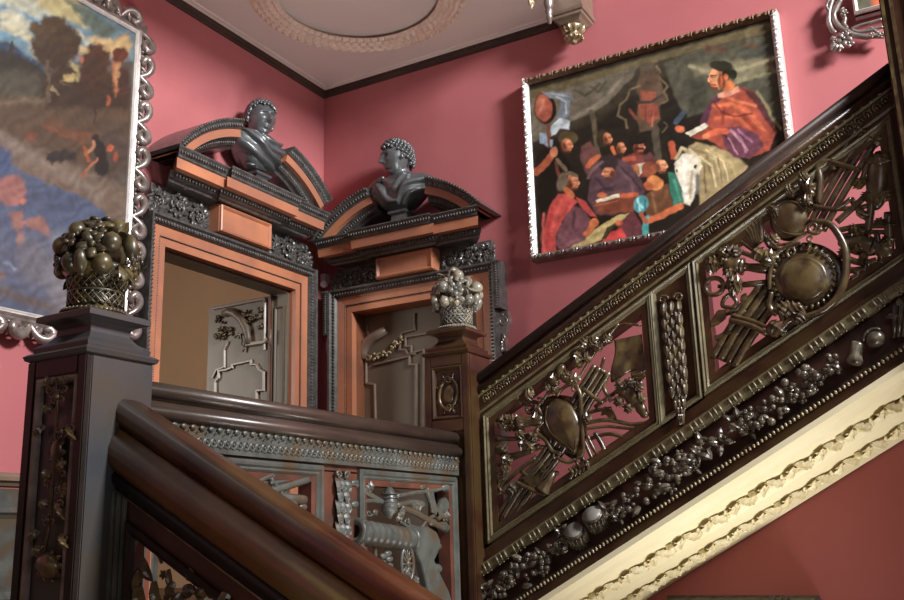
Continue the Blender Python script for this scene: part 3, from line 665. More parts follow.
def bust(root_loc, face, turn, tilt, style, label, seed, w, zs, htop):
    """face: heading angle of the torso about Z (0 = +Y)"""
    rnd = random.Random(seed); root = empty('bust', root_loc); tag(root, label, 'bust', 'bronze busts over the doorcases')
    T = rot(face); X, Y, Z = map(V3, T); o = V3(root_loc)
    def L(x, y, z): return o + X * x + Y * y + Z * z
    m = MB()
    def sq(prof):
        vs = []; 
        for z, h, hd in prof: vs += [L(-h, -hd, z), L(h, -hd, z), L(h, hd, z), L(-h, hd, z)]
        n = len(prof); fs = [(i * 4 + k, i * 4 + (k + 1) % 4, (i + 1) * 4 + (k + 1) % 4, (i + 1) * 4 + k) for i in range(n - 1) for k in range(4)] + [(0, 3, 2, 1), tuple((n - 1) * 4 + k for k in range(4))]
        return MB().add(vs, fs, False)
    part('socle', sq([(0, .078, .07), (.022, .078, .07), (.026, .066, .058), (.034, .058, .05), (.04, .05, .044), (.075, .046, .042), (.082, .052, .048), (.086, .062, .056), (.10, .064, .058), (.104, .05, .05)]), 'bronze', root, bevel=.002)
    Hh = htop[1]; hz = htop[0] - Hh * .5; hx, hy = htop[2], .03
    # torso + neck + head, one skin
    zr = [0, .012, .035, .07, .11, .15, .175, .192, .208, .225]; wx = [.26, .36, .50, .68, .86, .98, 1.0, .88, .50, .31]; dy = [.042, .055, .072, .086, .092, .084, .074, .064, .056, .05]
    def torso(off, fold, z0=0.0, z1=.225, nz=52, na=96, amp=.012):
        mb = MB(); vs = []
        for j_ in range(nz + 1):
            zz = z0 + (z1 - z0) * j_ / nz; ww = np.interp(zz, zr, wx) * w; dd = np.interp(zz, zr, dy)
            for i_ in range(na):
                a = 2 * PI * i_ / na; x = math.sin(a); y = math.cos(a); k_ = (abs(x) ** 2.4 + abs(y) ** 2.4) ** (-1 / 2.4)
                X_, Y_ = x * k_ * ww, y * k_ * dd
                if y > 0: Y_ += .018 * math.exp(-((abs(X_) - w * .42) / (w * .3)) ** 2) * math.exp(-((zz - .12) / .05) ** 2)
                f = off + (amp * fold(X_, zz, Y_) if fold else 0); X_ += x * f; Y_ += y * f
                vs.append(L(X_, Y_, zs - .03 + zz))
        fs = [(j_ * na + i_, j_ * na + (i_ + 1) % na, (j_ + 1) * na + (i_ + 1) % na, (j_ + 1) * na + i_) for j_ in range(nz) for i_ in range(na)] + [tuple(range(na))[::-1], tuple(nz * na + k_ for k_ in range(na))]
        return mb.add(vs, fs)
    m = torso(0, None)
    m.tube([L(hx * .1, -.012, zs + .12), L(hx * .5, -.005, zs + .19), L(hx, .0, hz - Hh * .20)], [.075, .060, .056], 16)
    R = rot(face + turn, tilt); hd = head_mesh(L(hx, hy, hz), R, Hh, 1.0); m._ext(hd)
    part('figure', fuse(m, .0040, 1), 'bronze', root)
    if style == 'toga':
        def fold(x, zz, y):
            r = math.hypot((x + w * .12) * .92, (zz - .235) * 1.15); f_ = math.sin(r * 112 + x * 10 + 1.3 * math.sin(x * 15)); return abs(f_) ** .6 * (1.2 if f_ > 0 else -1.2) * min(1, max(0, (r - .055) / .02)) + .5 * math.sin(r * 40 + x * 20)
        part('drapery', torso(.012, fold, .012, .208), 'bronze', root)
    else:
        def fold(x, zz, y):
            q_ = zz - (1.45 if x > -.02 else 1.1) * abs(x + .02) + .05 * math.sin(x * 22); f_ = math.sin(q_ * 78 + 1.6 * math.sin(zz * 26 + x * 18)); return (abs(f_) ** .6 * (1 if f_ > 0 else -1)) * 1.1 + .4 * math.sin(q_ * 31)
        part('drapery', torso(.012, fold, .012, .203), 'bronze', root)
        c_ = MB(); pts = [L(w * (.98 - .16 * k_), .02 + .02 * math.sin(k_), zs + .12 + .012 * k_ * .4) for k_ in range(5)]
        for q_ in range(4): c_.tube([L(w * (.95 - .13 * k_), -.045 + .03 * q_ + .01 * k_, zs + .135 + .006 * k_ + .006 * math.sin(q_ * 2)) for k_ in range(6)], [.012, .02, .022, .02, .018, .01], 9)
        part('shoulder_cloak', fuse(c_, .004, 1), 'bronze', root)
        q = MB(); q.blob(L(w * .60, .085, zs + .125), X * .02, Y * .012, Z * .02, 12, 8); part('brooch', q, 'bronze', root)
    # hair
    R_ = np.array(R, float).T; q = MB(); c = V3(L(hx, hy, hz))
    n = 230 if style == 'tunic' else 260
    for k in range(n):
        z = 1 - 1.5 * (k + .5) / n; ph = k * 2.39996
        x, y = math.sqrt(max(0, 1 - z * z)) * math.sin(ph), math.sqrt(max(0, 1 - z * z)) * math.cos(ph)
        if y > .25 and z < (.50 if style == 'tunic' else .56) + .07 * math.sin(k): continue
        if y > .05 and z < .08: continue
        if z < -.25 and y > -.5: continue
        p = V3((x * .372, y * .45 * (1.07 if y < 0 else 1), z * .515)); p *= Hh * 1.0; cc = c + R_ @ p; dn = R_ @ V3((x, y, z))
        e1 = np.cross(dn, R_ @ V3((0, 0, 1.01))); e1 /= np.linalg.norm(e1); e2 = np.cross(e1, dn)
        if style == 'tunic':
            a = rnd.uniform(0, 6.28); s_ = Hh * rnd.uniform(.048, .066)
            q.blob(cc + dn * s_ * .1, (e1 * math.cos(a) + e2 * math.sin(a)) * s_, (-e1 * math.sin(a) + e2 * math.cos(a)) * s_ * .75, dn * s_ * .9, 7, 5)
        else:
            s_ = Hh * .062
            q.blob(cc + dn * s_ * .02, e1 * s_ * .62, e2 * s_ * 1.7 + e1 * s_ * rnd.uniform(-.5, .5), dn * s_ * .62, 7, 5)
    part('hair', q, 'bronze', root)
    return root
bust((-.785, -.125, ZF + hcA), PI, -.30, -.06, 'toga', 'dark bronze bust of a draped man above the open doorway', 4, .185, .150, (.535, .225, .01))
bust((-.125, -.66, ZF + hcB), PI / 2, -.62, -.08, 'tunic', 'dark bronze bust of a curly haired youth above the shut door', 5, .200, .140, (.545, .225, .01))

# small sensor in the corner between the doorcases
b = MB(); P = on(322, 272, 0, -.03)
r0 = empty('wall_sensor', (-.03, P[1], 1.50)); tag(r0, 'small white round sensor on a pale box in the corner between the doors', 'sensor')
c = on(323, 284.5, 0, -.05)
b.box((-.055, c[1] - .018, c[2] + .01), (-.002, c[1] + .018, c[2] + .068)); part('housing', b, 'pinkplastic', r0, bevel=.003)
b = MB(); b.lathe((-.03, c[1], c[2]), [(.019, 0), (.021, .006), (.021, .03), (.017, .036)], ax=(-1, -.3, 0), n=24); part('dome', b, 'white', r0)
# ------------------------------------------------------------ balustrades
nX = V3((-1, 0, 0)); nY = V3((0, -1, 0))
class Relief:
    """carving traced on a plane: axis index, plane value, outward direction"""
    def __init__(s, ax, val, nrm, parent, mt):
        s.ax, s.val, s.n, s.p, s.m = ax, val, V3(nrm), parent, mt; s.lobes = True
    def P(s, u, v, d=0): return on(u, v, s.ax, s.val + s.n[s.ax] * d)
    def k(s, u, v, px): return px * mpp(s.P(u, v))
    def done(s, name, mb, label=None):
        if not mb.v: return None
        return part(name, mb, s.m, s.p, label=label)
    def rod(s, name, pts, r, d=.012, n=8):
        pts = [q if len(q) == 3 else (*q, d) for q in pts]; R = r if hasattr(r, '__len__') else [r] * len(pts)
        return s.done(name, MB().tube([s.P(*q) for q in pts], [s.k(q[0], q[1], x) for q, x in zip(pts, R)], n))
    def blob(s, mb, u, v, rx, ry, ti, h, d=0, nu=18, nv=12):
        ca, sa = math.cos(ti), math.sin(ti); c = s.P(u, v, d); ex = s.P(u + rx * ca, v + rx * sa, d) - c; ey = s.P(u - ry * sa, v + ry * ca, d) - c
        mb.blob(c, ex, ey, s.n * s.k(u, v, h), nu, nv); return mb
    def plate(s, name, pts, d0=0, th=.012, label=None, bevel=.003):
        return part(name, MB().prism([s.P(u, v, d0) for u, v in pts], s.n * th), s.m, s.p, bevel=bevel, label=label)
    def spiral(s, mb, u, v, r, turns, rad, a0=0, d=.012, sgn=1, r1=.2):
        c = s.P(u, v, d); ex = s.P(u + r, v, d) - c; ey = (s.P(u, v + r, d) - c) * sgn
        return mb.spiral(c, ex, ey, 1, r1, turns, s.k(u, v, rad), a0)
    def curve(s, pts, steps=5):
        """Catmull-Rom through traced points"""
        P = [np.array(q if len(q) == 3 else (*q, .012), float) for q in pts]; out = []
        for i in range(len(P) - 1):
            a = P[max(0, i - 1)]; b = P[i]; c = P[i + 1]; d = P[min(len(P) - 1, i + 2)]
            for j in range(steps):
                t = j / steps; out.append(.5 * ((2 * b) + (c - a) * t + (2 * a - 5 * b + 4 * c - d) * t * t + (3 * b - a - 3 * c + d) * t ** 3))
        out.append(P[-1]); return [tuple(q) for q in out]
    def leaf(s, mb, u, v, tu, tv, w, d=.01, d2=None, bulge=.5):
        """each carved leaf is a part of its own"""
        q = MB().leaf(s.P(u, v, d), s.P(tu, tv, d if d2 is None else d2), s.n, s.k(u, v, w * 1.25), bulge, lobes=s.lobes); s.done('carved_leaf', q); return mb
    def dome(s, name, outline, c, H, d=.0, rings=9, label=None, rim=None):
        """shield: traced outline raised to a dome"""
        P = s.curve([(*q_, d) for q_ in outline] + [(*outline[0], d)], 4)[:-1]; n = len(P); vs = []; K = s.k(c[0], c[1], 1)
        for j in range(rings):
            t = 1 - j / rings; h = d + H * math.sqrt(max(0, 1 - t * t)) * K
            if rim and t > .86: h = d + H * .5 * K * (1 if t > .93 else .75)
            vs += [s.P(c[0] + (q_[0] - c[0]) * t, c[1] + (q_[1] - c[1]) * t, h) for q_ in P]
        vs.append(s.P(c[0], c[1], d + H * K)); l = len(vs) - 1; vs += [s.P(q_[0], q_[1], d - .012) for q_ in P]; o = l + 1
        fs = [(j * n + i, j * n + (i + 1) % n, (j + 1) * n + (i + 1) % n, (j + 1) * n + i) for j in range(rings - 1) for i in range(n)] + [((rings - 1) * n + i, (rings - 1) * n + (i + 1) % n, l) for i in range(n)]
        fs += [(o + i, o + (i + 1) % n, (i + 1) % n, i) for i in range(n)] + [tuple(o + i for i in range(n))[::-1]]
        return s.done(name, MB().add(vs, fs), label)
    def sheet(s, name, quad, nu, nv, hfun, th=.006, label=None):
        """cloth or banner: bilinear quad of traced corners with folds given by hfun(a, b)"""
        A, B, C, D = [np.array(q_, float) for q_ in quad]; vs = []
        for side in (0, 1):
            for j in range(nv + 1):
                for i in range(nu + 1):
                    a, b = i / nu, j / nv; q_ = (A * (1 - a) + B * a) * (1 - b) + (D * (1 - a) + C * a) * b; dx, dy, h = hfun(a, b); vs.append(s.P(q_[0] + dx, q_[1] + dy, h - side * th))
        n = nu + 1; o = n * (nv + 1); fs = []
        for j in range(nv):
            for i in range(nu): a = j * n + i; fs += [(a, a + 1, a + n + 1, a + n), (o + a + n, o + a + n + 1, o + a + 1, o + a)]
        for i in range(nu): fs += [(i + 1, i, o + i, o + i + 1), (nv * n + i, nv * n + i + 1, o + nv * n + i + 1, o + nv * n + i)]
        for j in range(nv): fs += [(j * n, (j + 1) * n, o + (j + 1) * n, o + j * n), ((j + 1) * n + nu, j * n + nu, o + j * n + nu, o + (j + 1) * n + nu)]
        return s.done(name, MB().add(vs, fs), label)

# --- landing balustrade, parallel to the left wall, between the two newels
XA, XB = -2.866, -1.124
lb = empty('balustrade', (-2.0, -1.5, ZF)); tag(lb, 'grey horizontal landing balustrade with cannon panel between the two newels', 'balustrade', 'carved balustrades of the staircase')
def rail_prof(w, h):      # rounded top over a neck: (sideways, up)
    return [(-w * .62, 0), (-w * .62, h * .10), (-w * .78, h * .16), (-w, h * .34), (-w * 1.02, h * .58), (-w * .9, h * .82), (-w * .62, h * .97), (0, h), (w * .62, h * .97), (w * .9, h * .82), (w * 1.02, h * .58), (w, h * .34), (w * .78, h * .16), (w * .62, h * .10), (w * .62, 0)]
def smooth_sweep(name, pts, prof, U, V, m, parent, label=None):
    mb = MB().sweep(pts, prof, U, V); mb.sm = [len(f) <= 4 for f in mb.f]
    return part(name, mb, m, parent, label=label)
YL = -1.497
smooth_sweep('handrail', [(XA, YL, .396), (XB, YL, .396)], rail_prof(.052, .055), (0, 1, 0), (0, 0, 1), 'rail_wood', lb)
smooth_sweep('under_rail', [(XA, YL, .345), (XB, YL, .345)], [(-.05, 0), (-.058, .004), (-.064, .012), (-.066, .024), (-.06, .034), (-.05, .04), (-.044, .05), (.044, .05), (.06, .03), (.06, .0)], (0, 1, 0), (0, 0, 1), 'rail_wood', lb)
b = MB(); b.box((XA, YL - .045, .27), (XB, YL + .045, .346)); part('frieze_board', b, 'grey_wood', lb)
b = MB()
for i in range(62):
    x = XA + .02 + i * (XB - XA - .03) / 62
    b.tube([(x + .011 * math.cos(a), YL - .046, .298 + .013 * math.sin(a)) for a in np.linspace(0, 2 * PI, 9)[:-1]], .003, 5, closed=True); b.ball((x, YL - .047, .298), .0045, 6, 4)
    b.blob((x + .014, YL - .047, .298), (.004, 0, 0), (0, .004, 0), (0, 0, .013), 6, 4)
part('guilloche_band', b, 'grey_wood', lb)
b = MB()
for i in range(48):
    x = XA + .01 + (i + .5) * (XB - XA - .02) / 48; b.blob((x, YL - .050, .336), (.0125, 0, 0), (0, .006, 0), (0, 0, .008), 8, 6)
    b.ball((x + .018, YL - .052, .325), .0035, 6, 4)
part('leaf_row', b, 'grey_wood', lb)
b = MB()
for (x0, x1, z0, z1) in ((XA, XB, .245, .272), (XA, XB, -.50, -.27), (XA, XA + .06, -.3, .25), (-2.045, -1.835, -.3, .25), (-1.185 + .03, XB, -.3, .25)): b.box((x0, YL - .03, z0), (x1, YL + .03, z1))
part('panel_stiles', b, 'orange_border', lb)
for (x0, x1) in ((XA + .03, -2.045), (-1.835, -1.14)):
    b = MB(); b.frame([(x0, -.28), (x1, -.28), (x1, .262), (x0, .262)], [(-.0, 0), (0, .012), (.008, .02), (.016, .018), (.022, .01), (.028, .014), (.034, .008), (.034, 0)], lambda x, z, d: (x, YL - .03 - d, z))
    part('panel_moulding', b, 'grey_wood', lb)
    b = MB(); b.frame([(x0, -.28), (x1, -.28), (x1, .262), (x0, .262)], [(.034, -.05), (.034, .006), (.055, .004), (.055, -.05)], lambda x, z, d: (x, YL - .03 - d, z))
    part('panel_border', b, 'orange_border', lb)
b = MB()
for i in range(14):
    z = .225 - i * .036
    for sx in ((-.018, .018) if i % 2 else (-.026, 0, .026)):
        b.leaf((-1.94 + sx, YL - .038, z), (-1.94 + sx * 1.15, YL - .046, z - .055), nY, .017, .6)
for sx in (-1, 1): b.spiral((-1.94 + sx * .022, YL - .045, .235), (.016 * sx, 0, 0), (0, 0, .016), 1, .2, 1.2, .006)
part('laurel_drop', b, 'grey_wood', lb)
b = MB(); b.box((XA, YL - .05, ZF - .25), (XB, YL + .05, -.49)); part('string_board', b, 'grey_wood', lb)
b = MB(); b.sweep([(XA, YL - .05, -.50), (XB, YL - .05, -.50)], [(0, 0), (-.02, .01), (-.02, .03), (0, .04)], (0, 1, 0), (0, 0, 1)); part('base_moulding', b, 'grey_wood', lb)
# trophy of arms with cannon (right panel)
tr = part('carved_trophy', MB().box((-1.80, YL - .004, -.24), (-1.17, YL + .006, -.215)), 'grey_wood', lb, label='pierced trophy of arms carved in grey wood with a cannon')
R = Relief(1, YL - .014, nY, tr, M['grey_wood'])
z7 = lambda x, y: (340 + x / 4.283, 460 + y / 4.283)
def ribbed(R, name, p0, p1, r0, r1, ribs, d=.0, flare=0, mouth=True, label=None):
    a = R.P(*p0, d); c = R.P(*p1, d); L_ = np.linalg.norm(c - a); k0 = R.k(*p0, 1); prof = []
    N_ = ribs * 4
    for i in range(N_ + 1):
        u = i / N_; r = (r0 + (r1 - r0) * u) * k0; r *= 1 + .07 * math.sin(2 * PI * u * ribs)
        prof.append((r, u * L_))
    if flare: prof = [(r0 * k0 * (1 + flare), -.004), (r0 * k0 * (1 + flare), .006)] + prof
    if mouth: prof = [(r0 * k0 * .5, .03), (r0 * k0 * .55, -.002)] + prof
    return R.done(name, MB().lathe(a, prof, c - a, (0, 0, 1), 22), label)
ribbed(R, 'cannon_barrel', z7(62, 305), z7(300, 340), 12, 11.5, 9, .02, .15, label='fat ribbed cannon barrel pointing left')
q = MB()
for u, v, r in ((z7(300, 340)[0], z7(300, 340)[1], 12.5), (z7(292, 330)[0], z7(292, 330)[1], 3)):
    c = R.P(u, v, .02); k_ = R.k(u, v, 1); q.blob(c, (r * k_ * .35, 0, 0), (0, r * k_, 0), (0, 0, r * k_), 20, 12)
R.done('barrel_band', q)
R.plate('gun_carriage', [z7(*p) for p in [(290, 290), (350, 285), (390, 310), (405, 350), (395, 400), (378, 430), (400, 480), (440, 560), (465, 640), (400, 700), (360, 600), (335, 500), (320, 440), (300, 400)]], .0, .028, label='carved gun carriage cheek')
q = MB(); c = R.P(*z7(288, 445), .03); k_ = R.k(400, 560, 1)
q.tube([c + V3((math.cos(a) * 11 * k_, 0, math.sin(a) * 18 * k_)) for a in np.linspace(0, 2 * PI, 33)[:-1]], 2.0 * k_, 8, closed=True)
wheel = R.done('wheel_rim', q)
for j in range(12):
    a = 2 * PI * j / 12; dd = V3((math.cos(a) * 10.5 * k_, 0, math.sin(a) * 17 * k_)); R.done('spoke', MB().tube([c + dd * .15, c + dd * .6, c + dd], [.9 * k_, 1.3 * k_, .8 * k_], 7))
R.done('hub', MB().blob(c, (3 * k_, 0, 0), (0, 3.2 * k_, 0), (0, 0, 4 * k_)))
# drum / beehive helmet, spears and trumpets above the gun
q = MB(); a_ = R.P(*z7(212, 115), .02); c_ = R.P(*z7(208, 250), .02); k_ = R.k(390, 500, 1)
pr = [(2, 0), (4, 2), (7, 8), (8.6, 15), (8.8, 20), (8, 24), (5, 27), (3, 31)]
q.lathe(a_, [(r * k_, h * k_) for r, h in pr], c_ - a_, (1, 0, 0), 20)
for h in (7, 11, 15, 19, 23): q.tube([a_ + (c_ - a_) / np.linalg.norm(c_ - a_) * h * k_ + V3((math.cos(t), math.sin(t), 0)) * (7.2 + 1.6 * math.sin(h / 8)) * k_ for t in np.linspace(0, 2 * PI, 20)[:-1]], .7 * k_, 6, closed=True)
R.done('ribbed_helmet', q)
for pts, r in (([(60, 100), (120, 145), (180, 180)], 3), ([(60, 190), (110, 175), (180, 178)], 2.4), ([(240, 155), (330, 138), (400, 130), (450, 118)], 2.2), ([(240, 195), (300, 182), (340, 185)], 3), ([(70, 90), (95, 150), (95, 240)], 2), ([(260, 205), (320, 225), (390, 265), (450, 295)], 3.2), ([(250, 260), (275, 215), (300, 225)], 2),
                 ([(370, 120), (385, 170), (395, 225)], 2.6), ([(345, 300), (370, 260), (400, 240)], 2), ([(290, 250), (300, 280), (330, 290)], 1.8), ([(150, 360), (150, 450)], 2.2), ([(120, 110), (170, 100), (230, 105)], 1.6), ([(255, 265), (290, 285), (345, 292)], 1.8)):
    R.rod('spear', R.curve([(*z7(*p), .014) for p in pts]), r)
q = MB()
for p, r in (((60, 98), 3.5), ((62, 190), 3.5), ((345, 190), 4), ((220, 95), 2.5), ((352, 115), 3), ((450, 118), 4), ((395, 268), 4), ((415, 370), 4), ((412, 465), 5), ((150, 222), 2.5), ((100, 240), 2.5)): R.blob(q, *z7(*p), r, r, 0, r * .8, .016)
R.done('knob', q)
for j, p in enumerate([(205, 400), (185, 412), (210, 425), (182, 440), (212, 452), (190, 462), (215, 472), (196, 475)]):
    R.done('cannon_ball', R.blob(MB(), *z7(*p), 3.2, 3.2, 0, 3.2, .016))
for pts in ([(395, 240), (420, 170), (440, 160), (462, 190), (440, 240), (410, 262)], [(430, 120), (455, 110), (462, 130), (440, 140)], [(400, 270), (440, 262), (462, 290), (445, 312), (415, 296)], [(385, 120), (365, 105), (350, 130), (380, 200), (400, 250), (412, 240), (392, 160)]):
    R.plate('trumpet_bell', [z7(*p) for p in pts], .004, .016)
q = MB(); R.spiral(q, *z7(125, 228), 3.6, 1.1, 1.4, 0); R.spiral(q, *z7(150, 222), 3, 1.1, 1.2, 1); R.spiral(q, *z7(290, 265), 3.5, 1.2, 1.2, 2); R.done('scroll', q)
q = MB()
for p, t in (((330, 560), (300, 540)), ((345, 570), (330, 590)), ((360, 550), (380, 600)), ((330, 500), (300, 560)), ((110, 130), (140, 100)), ((310, 190), (350, 205)), ((440, 250), (465, 230)), ((270, 210), (240, 260))): R.leaf(q, *z7(*p), *z7(*t), 4, .018)
# trophy in the left panel: drums and crossed staves, mostly behind the near handrail
tr2 = part('carved_trophy', MB().box((-2.80, YL - .004, -.24), (-2.08, YL + .006, -.215)), 'grey_wood', lb, label='pierced trophy of staves and tubes carved in grey wood')
R = Relief(1, YL - .014, nY, tr2, M['grey_wood']); z8 = lambda x, y: (230 + x / 5, 450 + y / 5)
for pts, r in (([(120, 170), (200, 125)], 3), ([(170, 215), (270, 185), (385, 148)], 4), ([(150, 240), (260, 240), (370, 250)], 5), ([(70, 130), (140, 200)], 2.5), ([(200, 165), (300, 150)], 2), ([(250, 300), (350, 340), (385, 380)], 4), ([(200, 140), (260, 220), (280, 300)], 2.5), ([(-60, 200), (100, 330), (300, 500)], 3), ([(-80, 420), (100, 330), (300, 230)], 3), ([(30, 480), (200, 420), (370, 430)], 4)):
    R.rod('staff', R.curve([(*z8(*p), .014) for p in pts]), r)
for p, r in (((305, 270), 6.5), ((365, 285), 4), ((90, 135), 4), ((205, 130), 4), ((380, 150), 3.5)): 
    q = MB(); R.blob(q, *z8(*p), r, r * .9, 0, r * .6, .016); R.done('knob', q)
q = MB()
for k in range(16): x, y = rnd.uniform(20, 350), rnd.uniform(220, 520); R.leaf(q, *z8(x, y), *z8(x + rnd.uniform(-60, 60), y + rnd.uniform(-60, 60)), 4, .018)
q = MB(); R.spiral(q, *z8(270, 215), 4, 1.2, 1.4); R.done('scroll', q)

# --- upper balustrade, climbing parallel to the right wall
ub = empty('balustrade', (-1.02, -1.6, -.4)); tag(ub, 'dark brown sloping balustrade climbing to the upper right, with two shield panels', 'balustrade', 'carved balustrades of the staircase')
TE = 1.752
def S2(h, t0=-.0, t1=TE, x=-1.0): return [(x, -1.6 - t0, h + SL * t0), (x, -1.6 - t1, h + SL * t1)]
smooth_sweep('handrail', S2(.652, 0), [(a, h_) for a, h_ in rail_prof(.048, .056)], (1, 0, 0), (0, 0, 1), 'cap_wood', ub)
smooth_sweep('under_rail', S2(.612, 0), [(-.034, 0), (-.044, .006), (-.05, .018), (-.046, .03), (-.036, .042), (.036, .042), (.05, .02), (.04, 0)], (1, 0, 0), (0, 0, 1), 'walnut', ub)
b = MB(); b.sweep(S2(.525, 0), [(-.03, 0), (-.03, .09), (.03, .09), (.03, 0)], (1, 0, 0), (0, 0, 1)); part('frieze_board', b, 'walnut', ub)
b = MB(); b.sweep(S2(.525, 0), [(-.03, 0), (-.036, .0), (-.038, .012), (-.03, .016)], (1, 0, 0), (0, 0, 1)); b.sweep(S2(.598, 0), [(-.03, 0), (-.037, .0), (-.040, .01), (-.03, .014)], (1, 0, 0), (0, 0, 1)); part('frieze_fillets', b, 'dentil', ub)
b = MB(); c_ = MB(); al = V3((0, -1, SL)) / math.hypot(1, SL); un = V3((0, SL, 1)) / math.hypot(1, SL)
N_ = 52
for i in range(N_):
    t = .02 + (TE - .03) * (i + .5) / N_; p = V3((-1.032, -1.6 - t, .570 + SL * t))
    b.tube([p + al * .013 * math.cos(a) + un * (.018 * math.sin(a)) + nX * .004 for a in np.linspace(-.6, 3.6, 8)], [.004] * 8, 6)
    b.blob(p + al * .0 + nX * .004, al * .006, nX * .006, un * .009, 7, 5); b.blob(p + al * .017 + nX * .003 + un * .014, al * .005, nX * .005, un * .008, 6, 4)
    c_.blob(p + un * .034 + nX * .002, al * .012, nX * .008, un * .008, 8, 5)
part('leaf_band', b, 'carved', ub); part('gadroon_row', c_, 'dentil', ub)
# panel stiles and mouldings; pt = slope coordinates (t, h)
def SP(t, h, d=0): return (-1.030 - d, -1.6 - t, h + SL * t)
b = MB()
for (t0, t1, h0, h1) in ((0, TE, .497, .53), (0, TE, -.075, -.01), (0, .035, -.03, .5), (.775, .962, -.03, .5), (1.715, TE, -.03, .5)):
    b.prism([SP(t0, h0), SP(t1, h0), SP(t1, h1), SP(t0, h1)], (.05, 0, 0))
part('panel_stiles', b, 'walnut', ub, bevel=.002)
def frame_sh(t0, t1, h0, h1, prof, m, name, base=0):
    P = [(t0, h0 + SL * t0), (t1, h0 + SL * t1), (t1, h1 + SL * t1), (t0, h1 + SL * t0)]
    mb = MB().frame(P, prof, lambda t, z, d: (-1.030 - d - base, -1.6 - t, z)); return part(name, mb, m, ub)
for (t0, t1) in ((.02, .79), (.962, 1.735)):
    frame_sh(t0, t1, -.02, .51, [(0, 0), (0, .012), (.006, .018), (.012, .012), (.018, .014), (.024, .006), (.026, 0)], M['dentil'], 'panel_moulding')
    frame_sh(t0, t1, -.02, .51, [(.026, -.045), (.026, .006), (.05, .004), (.054, -.045)], M['walnut'], 'panel_border')
frame_sh(.785, .955, -.02, .51, [(0, 0), (0, .012), (.006, .018), (.012, .012), (.02, .008), (.022, 0)], M['dentil'], 'pilaster_moulding')
b = MB()
for i in range(17):
    z0 = .418 - i * .0265
    for sx in ((-.017, .017) if i % 2 else (-.028, 0, .028)):
        t = .868 + sx; w_ = .02 if i < 13 else .014; k_ = 1 if i < 12 else 1 - (i - 11) * .16
        b.leaf((-1.036, -1.6 - .868 - sx * k_, z0 + SL * .868), (-1.044, -1.6 - .868 - sx * k_ * 1.1, z0 + SL * .868 - .07), nX, w_ * .72, .9)
for sx in (-1, 1): b.spiral((-1.042, -1.6 - .868 - sx * .03, .425 + SL * .868), (0, .02 * sx, 0), (0, 0, .018), 1, .2, 1.3, .006)
part('laurel_drop', b, 'carved', ub)
# dentil band, relief string, beading, plank
b = MB(); b.sweep(S2(-.135, 0), [(-.04, 0), (-.056, .004), (-.062, .02), (-.056, .05), (-.04, .056)], (1, 0, 0), (0, 0, 1)); part('ribbon_band', b, 'dentil', ub)
b = MB(); N_ = 92
for i in range(N_):
    t = -.015 + TE * (i + .5) / N_
    if i % 4 == 3: continue
    p = V3((-1.062, -1.6 - t, -.108 + SL * t)); b.blob(p, al * .006, nX * .006, un * .018, 6, 5); b.ball(p - un * .023 + nX * -.002, .004, 6, 4)
part('dentil_row', b, 'dentil', ub)
b = MB(); b.sweep(S2(-.32, 0), [(-.022, 0), (-.022, .19), (.03, .19), (.03, 0)], (1, 0, 0), (0, 0, 1)); part('string_ground', b, 'red_ground', ub)
b = MB(); b.sweep(S2(-.075, 0), [(-.03, -.01), (-.045, -.008), (-.045, .01), (-.03, .016)], (1, 0, 0), (0, 0, 1)); part('lower_rail', b, 'walnut', ub)
b = MB(); N_ = 118
for i in range(N_):
    t = -.02 + (TE + .02) * (i + .5) / N_; b.blob((-1.055, -1.6 - t, -.312 + SL * t), al * .0065, nX * .008, un * .0085, 6, 4)
part('bead_row', b, 'gilt', ub)
b = MB(); b.sweep(S2(-.385, 0), [(-.05, 0), (-.06, .008), (-.062, .03), (-.05, .045), (-.05, .066), (-.03, .068), (.06, .068), (.06, 0)], (1, 0, 0), (0, 0, 1)); part('string_plank', b, 'walnut', ub)
# relief on the string: garlands of fruit, leaves, drums, an urn
st = part('string_relief', MB().sweep(S2(-.30, .0), [(-.024, 0), (-.024, .012), (-.02, .012), (-.02, 0)], (1, 0, 0), (0, 0, 1)), 'relief', ub, label='relief of fruit garlands, drums and armour along the string')
R = Relief(0, -1.064, nX, st, M['relief']); rnd = random.Random(31)
R.val = -1.060
def garland(t0, t1, h0, h1, n, rs):
    for i in range(n):
        t = rnd.uniform(t0, t1); e = abs((t - (t0 + t1) / 2) / ((t1 - t0) / 2)); h = (h0 + h1) / 2 + (h1 - h0) / 2 * (1 - e * .5) * rnd.uniform(-1, 1); q = MB(); c = V3((-1.062 - rnd.uniform(0, .016), -1.6 - t, h + SL * t)); s_ = rnd.choice(rs)
        k = rnd.random()
        if k < .74: q.ball(c, s_, 10, 7); nm = 'berry'
        elif k < .84: q.flower(c, nX, s_ * 1.6, 5); nm = 'flower'
        else: a = rnd.uniform(0, 6.28); q.leaf(c, c + V3((-.004, math.cos(a), math.sin(a))) * s_ * 3.4, nX, s_ * .9, .6); nm = 'leaf'
        yield nm, q
for args in ((.03, .37, -.285, -.165, 90, (.009, .011, .014)), (.60, .93, -.285, -.155, 84, (.010, .012, .015)), (1.08, 1.45, -.285, -.155, 88, (.010, .012, .015))):
    for nm, q in garland(*args): R.done(nm, q)
